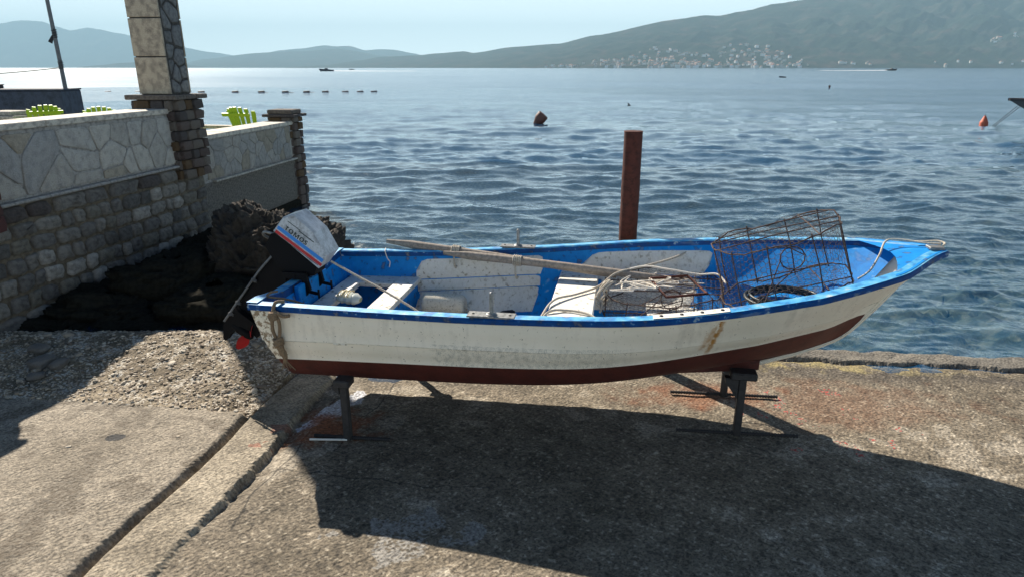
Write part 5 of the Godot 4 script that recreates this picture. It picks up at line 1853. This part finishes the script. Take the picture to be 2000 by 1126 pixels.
# ---------------------------------------------------------------- on the water
func make_water_things() -> void:
	# buoys: cones on short cylinders
	var cone := func(at: Vector3, tilt: Vector3, s: float, m: Material, label: String):
		var t := thing("mooring_buoy", label, "buoy", at, 0.0, "mooring buoys")
		t.rotation = tilt
		var b := MB.new()
		var pr := [Vector2(0.0, -0.10), Vector2(0.14, -0.10), Vector2(0.155, -0.07), Vector2(0.155, 0.06), Vector2(0.14, 0.09), Vector2(0.045, 0.30), Vector2(0.03, 0.32), Vector2(0.0, 0.322)]
		for k in pr.size(): pr[k] = pr[k] * s
		b.lathe(Transform3D.IDENTITY, pr, 20)
		put("float", b.mesh(), m, t)
		b = MB.new()
		var ring := []
		for k in 13: ring.append(Vector3(cos(TAU * k / 12.0) * 0.022, 0.345 + sin(TAU * k / 12.0) * 0.022, 0) * s)
		b.tube(ring, 0.006 * s, 6, false)
		put("lifting_eye", b.mesh(), M.iron, t)
	cone.call(Vector3(1.06, 0.20, -24.8), Vector3(0.1, 0, 2.45), 1.35, M.pink_buoy, "faded pink cone buoy lying tilted on the open water")
	cone.call(Vector3(16.3, 0.06, -23.6), Vector3(0, 0, 0.03), 0.85, M.buoy, "red cone buoy floating upright near the moored boat's lines")
	# line of floats
	var xs := [-35.0, -32.4, -30.0, -27.6, -25.0, -22.3, -20.2, -18.3, -16.6, -15.1, -13.5, -12.3, -11.2]
	for k in xs.size():
		var m: Material = M.dark_float if k % 3 != 1 else M.grey_float
		var t := thing("float", "dark stubby float on the swimming line" if k % 3 != 1 else "grey brown float on the swimming line", "float", Vector3(xs[k], 0.03, -55.5 - 0.06 * k), 0.0, "floats of the swimming line")
		var b := MB.new()
		b.lathe(Transform3D(Basis(Vector3(0, 1, 0), Vector3(1, 0.06, 0).normalized(), Vector3(0, 0, -1)), Vector3.ZERO), [Vector2(0.0, -0.26), Vector2(0.07, -0.26), Vector2(0.10, -0.23), Vector2(0.10, 0.23), Vector2(0.07, 0.26), Vector2(0.0, 0.26)], 12)
		put("body", b.mesh(), m, t)
		b = MB.new()
		b.tube([Vector3(0.26, 0, 0), Vector3(0.9, -0.05, 0)], 0.02, 5)
		put("line", b.mesh(), M.rope, t)
	# motor boats far out
	boat_far("dark motor boat with low cabin speeding across the bay", Vector3(-103, 0.0, -388), 8.2, M.navy, 0.10, true)
	boat_far("small grey motor boat close under the far shore", Vector3(-142, 0, -620), 5.0, M.grey_float, 0.0, false)
	boat_far("motor boat trailing white foam before the hillside village", Vector3(255, 0, -470), 7.5, M.dark_float, PI, true)
	boat_far("low dark skiff drifting on the open bay", Vector3(55, 0, -142), 1.6, M.navy, 0.3, false)
	# swimmer and bird
	var sw := thing("person", "dark haired swimmer with only the head above water", "person", Vector3(32.0, -0.09, -70.0))
	var b := MB.new()
	b.lathe(Transform3D.IDENTITY, [Vector2(0.0, -0.15), Vector2(0.17, -0.12), Vector2(0.10, -0.02), Vector2(0.06, 0.03), Vector2(0.075, 0.09), Vector2(0.095, 0.16), Vector2(0.098, 0.22), Vector2(0.08, 0.28), Vector2(0.0, 0.31)], 14)
	put("body", b.mesh(), M.skin, sw)
	b = MB.new()
	b.lathe(Transform3D(Basis.IDENTITY, Vector3(0, 0.0, -0.012)), [Vector2(0.09, 0.13), Vector2(0.106, 0.18), Vector2(0.104, 0.24), Vector2(0.085, 0.295), Vector2(0.0, 0.325)], 14)
	put("hair", b.mesh(), M.black, sw)
	var bd := thing("bird", "small dark bird flying low over the water", "bird", Vector3(4.25, 0.60, -25.0))
	b = MB.new()
	b.lathe(Transform3D(Basis(Vector3(0, 1, 0), Vector3(1, 0.1, 0).normalized(), Vector3(0, 0, -1)), Vector3.ZERO), [Vector2(0.0, -0.08), Vector2(0.012, -0.06), Vector2(0.022, 0.0), Vector2(0.016, 0.05), Vector2(0.0, 0.085)], 8)
	put("body", b.mesh(), M.black, bd)
	for s in [-1.0, 1.0]:
		b = MB.new()
		b.prism(PackedVector2Array([Vector2(-0.03, 0), Vector2(0.03, 0), Vector2(0.0, 0.07), Vector2(-0.05, 0.13), Vector2(-0.04, 0.06)]), Transform3D(Basis(Vector3.RIGHT, s * 0.9), Vector3(0, 0.01, 0)), -0.003, 0.003)
		put("wing", b.mesh(), M.black, bd)
	# bow of a moored boat reaching in at the side
	var t := thing("moored_boat", "grey bow of a moored boat with its lines, cut by the picture's edge", "boat", Vector3(16.6, 0.0, -20.6), 0.15)
	t.set_meta("label", "moored boat with grey bow above the red buoy's lines")
	b = MB.new()
	var rows := []
	for i in 9:
		var row := []
		for j in 13:
			var s := j / 12.0
			var v := i / 8.0
			var half := 0.85 * pow(s, 0.6) * (1.0 - 0.35 * v)
			row.append(Vector3(-2.0 + 5.0 * s + 2.4 * v * (1.0 - s), 1.0 - 0.15 * s - v * 1.1, half))
		rows.append(row)
	b.grid(rows)
	for r in rows:
		for j in r.size(): r[j] = r[j] * Vector3(1, 1, -1)
	b.grid(rows)
	put("hull", b.mesh(), M.grey_float, t)
	b = MB.new()
	for s in [-1.0, 1.0]:
		var pts := []
		for j in 13: pts.append(Vector3(-2.0 + 5.0 * j / 12.0, 1.02 - 0.15 * j / 12.0, s * 0.86 * pow(j / 12.0, 0.6)))
		b.tube(pts, 0.045, 7)
	put("gunwale", b.mesh(), M.dark_float, t)
	b = MB.new()
	b.grid([[Vector3(-1.95, 0.99, 0), Vector3(-1.0, 0.98, 0.45), Vector3(3, 0.84, 0.85)], [Vector3(-1.95, 0.99, 0), Vector3(-1.0, 0.98, -0.45), Vector3(3, 0.84, -0.85)]])
	put("deck", b.mesh(), M.boat_white, t)
	for s in [0.0, 0.10]:
		b = MB.new()
		b.tube([Vector3(15.0 + s, 0.85, -20.4), Vector3(16.9, -0.05, -24.0 + s)], 0.009, 6)
		var l := put("mooring_line", b.mesh(), M.black)
		tag(l, "dark mooring line slanting from the grey bow into the water", "line", "mooring lines of the grey boat")

func boat_far(label: String, at: Vector3, ln: float, m: Material, turn: float, wake: bool) -> void:
	var t := thing("motor_boat", label, "boat", at, turn)
	# the bow points to -x
	var b := MB.new()
	var rows := []
	for i in 5:
		var row := []
		for j in 13:
			var s := j / 12.0
			var v := i / 4.0
			row.append(Vector3(ln * (s - 0.5) + 0.10 * ln * v * (1.0 - s), ln * (0.17 - 0.08 * s) * (1.0 - v) - 0.05 * v, ln * 0.16 * pow(minf(s * 1.6, 1.0), 0.7) * (1.0 - 0.5 * v)))
		rows.append(row)
	b.grid(rows)
	var other := []
	for r in rows: other.append(r.map(func(p): return p * Vector3(1, 1, -1)))
	b.grid(other)
	b.grid([rows[0], other[0]])
	b.flat([rows[0][12], rows[4][12], other[4][12], other[0][12]])
	put("hull", b.mesh(), m, t)
	if ln > 3.0:
		b = MB.new()
		b.prism(PackedVector2Array([Vector2(-0.12, 0.11), Vector2(-0.06, 0.20), Vector2(0.08, 0.205), Vector2(0.12, 0.09)]), Transform3D(Basis.IDENTITY.scaled(Vector3.ONE * ln)), -0.10, 0.10)
		put("cabin", b.mesh(), m, t)
		b = MB.new()
		b.prism(PackedVector2Array([Vector2(-0.105, 0.135), Vector2(-0.062, 0.192), Vector2(0.05, 0.192), Vector2(0.05, 0.135)]), Transform3D(Basis.IDENTITY.scaled(Vector3.ONE * ln)), -0.102, 0.102)
		put("window", b.mesh(), M.glass, t)
		b = MB.new()
		b.tube([Vector3(0.0, 0.2, 0) * ln, Vector3(0.0, 0.29, 0) * ln], 0.02, 5)
		put("mast", b.mesh(), M.boat_white, t)
	if wake:
		b = MB.new()
		var w := []
		for j in 30:
			var row := []
			for k in 7:
				var c := k / 3.0 - 1.0
				var x := ln * 0.35 + 1.6 * j
				row.append(Vector3(x, (0.34 + 0.22 * N1.get_noise_2d(x * 60, c * 90)) * exp(-j * 0.06) * (1.0 - c * c) + 0.02, c * (0.9 + 0.10 * j) * (1.0 + 0.3 * N1.get_noise_2d(x * 90, 3))))
			w.append(row)
		b.grid(w)
		put("wake", b.mesh(), M.wake, t)

# ---------------------------------------------------------------- land across the bay
func ridge(px: float, table: Array) -> float:
	# height of a skyline above the horizon in the photograph, as a slope
	var i := 0
	while i < table.size() - 2 and px > table[i + 1][0]: i += 1
	var t := clampf((px - table[i][0]) / (table[i + 1][0] - table[i][0]), 0, 1)
	t = t * t * (3 - 2 * t) * 0.5 + t * 0.5
	return maxf(0.0, (132.0 - lerpf(table[i][1], table[i + 1][1], t)) / 1370.0)

func land(called: String, label: String, table: Array, near: Callable, far: Callable, m: Material, cols: int, rows: int, rough: float) -> void:
	var b := MB.new()
	var P := []
	for i in rows:
		var v := i / float(rows - 1)
		var row := []
		for j in cols:
			var px: float = lerpf(table[0][0], table[-1][0], j / float(cols - 1))
			var u := (px - 1000.0) / 1370.0
			var z0: float = near.call(px); var z1: float = far.call(px)
			var z := lerpf(z0, z1, minf(v, 1.0))
			var h := ridge(px, table) * z1
			var y := h * (0.75 * v + 0.25 * v * v) + CAMY
			y += h * rough * (N1.get_noise_2d(u * z * 0.45, z * 0.45) * sin(PI * v) * 1.1 + N1.get_noise_2d(u * z * 2.2, z * 2.2) * (0.09 + 0.07 * sin(PI * v)))
			if i == 0: y = -2.0
			row.append(Vector3(u * z, y, -z))
		P.append(row)
	# back slope
	var row := []
	for p in P[-1]: row.append(Vector3(p.x * 1.04, -2.0, p.z * 1.04))
	P.append(row)
	b.grid(P)
	structure(called, b.mesh(), m, label)

func hill_y(px: float, v: float) -> Vector3:
	# a point on the near hillside
	var u := (px - 1000.0) / 1370.0
	var z0: float = hill_near(px); var z1: float = hill_far(px)
	var z := lerpf(z0, z1, v)
	var h := ridge(px, HILL) * z1
	var y := h * (0.75 * v + 0.25 * v * v) + CAMY + h * 0.10 * (N1.get_noise_2d(u * z * 0.45, z * 0.45) * sin(PI * v) * 1.1 + N1.get_noise_2d(u * z * 2.2, z * 2.2) * (0.09 + 0.07 * sin(PI * v)))
	return Vector3(u * z, y, -z)

func hill_near(px: float) -> float: return lerpf(4600.0, 2500.0, ss(650, 1250, px))
func hill_far(px: float) -> float: return lerpf(5600.0, 4000.0, ss(650, 1250, px))
const HILL := [[560, 131], [640, 127], [700, 119], [745, 112], [820, 109], [850, 106], [907, 102], [925, 105], [1000, 94], [1090, 88], [1160, 73], [1310, 45], [1370, 37], [1395, 38], [1440, 30], [1500, 17], [1616, 0], [1760, -26], [1900, -55], [2100, -85], [2500, -60]]

func make_land() -> void:
	var wood := tone_texture(noise_image(512, 512, 0.015, 81, FastNoiseLite.TYPE_SIMPLEX_SMOOTH, 6), [[0.0, Color(0.014, 0.022, 0.017)], [0.45, Color(0.020, 0.029, 0.022)], [0.60, Color(0.030, 0.036, 0.027)], [0.70, Color(0.058, 0.043, 0.036)], [1.0, Color(0.09, 0.07, 0.06)]], noise_image(512, 512, 0.12, 82, FastNoiseLite.TYPE_SIMPLEX_SMOOTH, 3), 0.55)
	var m := mat(Color(1, 1, 1), 1.0, wood, 0.0011, null, 0.0, true)
	m.metallic_specular = 0.1
	land("hill", "wooded hillside rising beyond the bay", HILL, hill_near, hill_far, m, 420, 60, 0.10)
	var c := func(a): return func(_px): return a
	land("hill", "hazy low ridge across the bay", [[330, 131], [400, 116], [505, 105], [544, 103], [600, 101], [664, 97], [700, 102], [745, 110], [800, 116], [900, 122], [1000, 130]], c.call(6000.0), c.call(7400.0), m, 220, 24, 0.08)
	land("hill", "pale ridge behind the low ridge", [[440, 128], [550, 100], [590, 97], [637, 91], [660, 93], [685, 92], [715, 100], [745, 98], [770, 99], [805, 105], [860, 118], [920, 130]], c.call(8300.0), c.call(9200.0), m, 180, 16, 0.08)
	land("mountain", "faint mountain behind the terrace", [[-260, 80], [-100, 64], [0, 54], [60, 46], [100, 48], [120, 56], [150, 64], [185, 59], [205, 62], [240, 69], [290, 78], [350, 93], [420, 104], [500, 116], [600, 130]], c.call(9600.0), c.call(10500.0), m, 260, 30, 0.07)
	land("headland", "low island headland on the far water", [[150, 131], [200, 127], [240, 123], [290, 121], [340, 123], [385, 128], [400, 131]], c.call(5600.0), c.call(5800.0), m, 120, 8, 0.12)
	# village houses
	var walls := [mat(Color(0.60, 0.58, 0.54), 0.9), mat(Color(0.45, 0.41, 0.36), 0.9), mat(Color(0.70, 0.70, 0.70), 0.9)]
	var roofs := [mat(Color(0.30, 0.13, 0.08), 0.9), mat(Color(0.36, 0.20, 0.14), 0.9)]
	var shapes := []
	for k in 3:
		var am := ArrayMesh.new()
		var w := MB.new()
		var sx: float = [12.0, 9.0, 16.0][k]; var sy: float = [7.0, 8.5, 9.0][k]; var sz: float = [9.0, 8.0, 10.0][k]
		w.box(Transform3D(Basis.IDENTITY, Vector3(0, sy * 0.5 - 3.0, 0)), Vector3(sx, sy + 6.0, sz))
		w.mesh(am)
		var r := MB.new()
		r.prism(PackedVector2Array([Vector2(-sx * 0.54, sy), Vector2(sx * 0.54, sy), Vector2(0, sy + 3.0)]), Transform3D.IDENTITY, -sz * 0.54, sz * 0.54)
		r.mesh(am)
		shapes.append(am)
	rng.seed = 4242
	var made := 0
	while made < 300:
		var px := rng.randf_range(1060, 1580)
		var v := pow(rng.randf(), 1.5)
		var top := 0.30 * exp(-pow((px - 1290) / 130.0, 2)) + 0.26 * exp(-pow((px - 1470) / 75.0, 2)) + 0.04
		if made > 275:
			px = rng.randf_range(1640, 2000); v = rng.randf() * 0.05; top = 1.0
			if made > 288:
				px = rng.randf_range(1925, 1975); v = rng.randf_range(0.20, 0.26)
		elif rng.randf() > top * 3.0: continue
		else: v *= top
		var o := MeshInstance3D.new()
		var k := rng.randi() % 3
		o.mesh = shapes[k]
		o.set_surface_override_material(0, walls[rng.randi() % 3])
		o.set_surface_override_material(1, roofs[rng.randi() % 2])
		o.name = numbered("house")
		add_child(o)
		o.position = hill_y(px, v) + Vector3(0, -0.5, 0)
		o.rotation.y = rng.randf_range(-0.7, 0.7)
		o.scale = Vector3.ONE * rng.randf_range(0.6, 1.05)
		tag(o, ["small pale house in the hillside village across the bay", "small pale house in the hillside village across the bay", "small pale house on the shore road across the bay", "small pale house in the high hamlet on the hillside"][0 if made <= 275 else (2 if made <= 288 else 3)], "house", ["houses of the village across the bay", "", "houses along the far shore road", "houses of the high hamlet"][0 if made <= 275 else (2 if made <= 288 else 3)])
		made += 1

func _ready() -> void:
	N1.seed = 5; N1.frequency = 0.01
	N2.seed = 8; N2.frequency = 0.01; N2.noise_type = FastNoiseLite.TYPE_SIMPLEX; N2.fractal_type = FastNoiseLite.FRACTAL_FBM; N2.fractal_octaves = 3
	make_light()
	make_materials()
	make_ground()
	make_sea()
	make_land()
	make_walls()
	make_rocks()
	make_boat()
	make_motor()
	make_stands()
	make_contents()
	make_terrace()
	make_water_things()
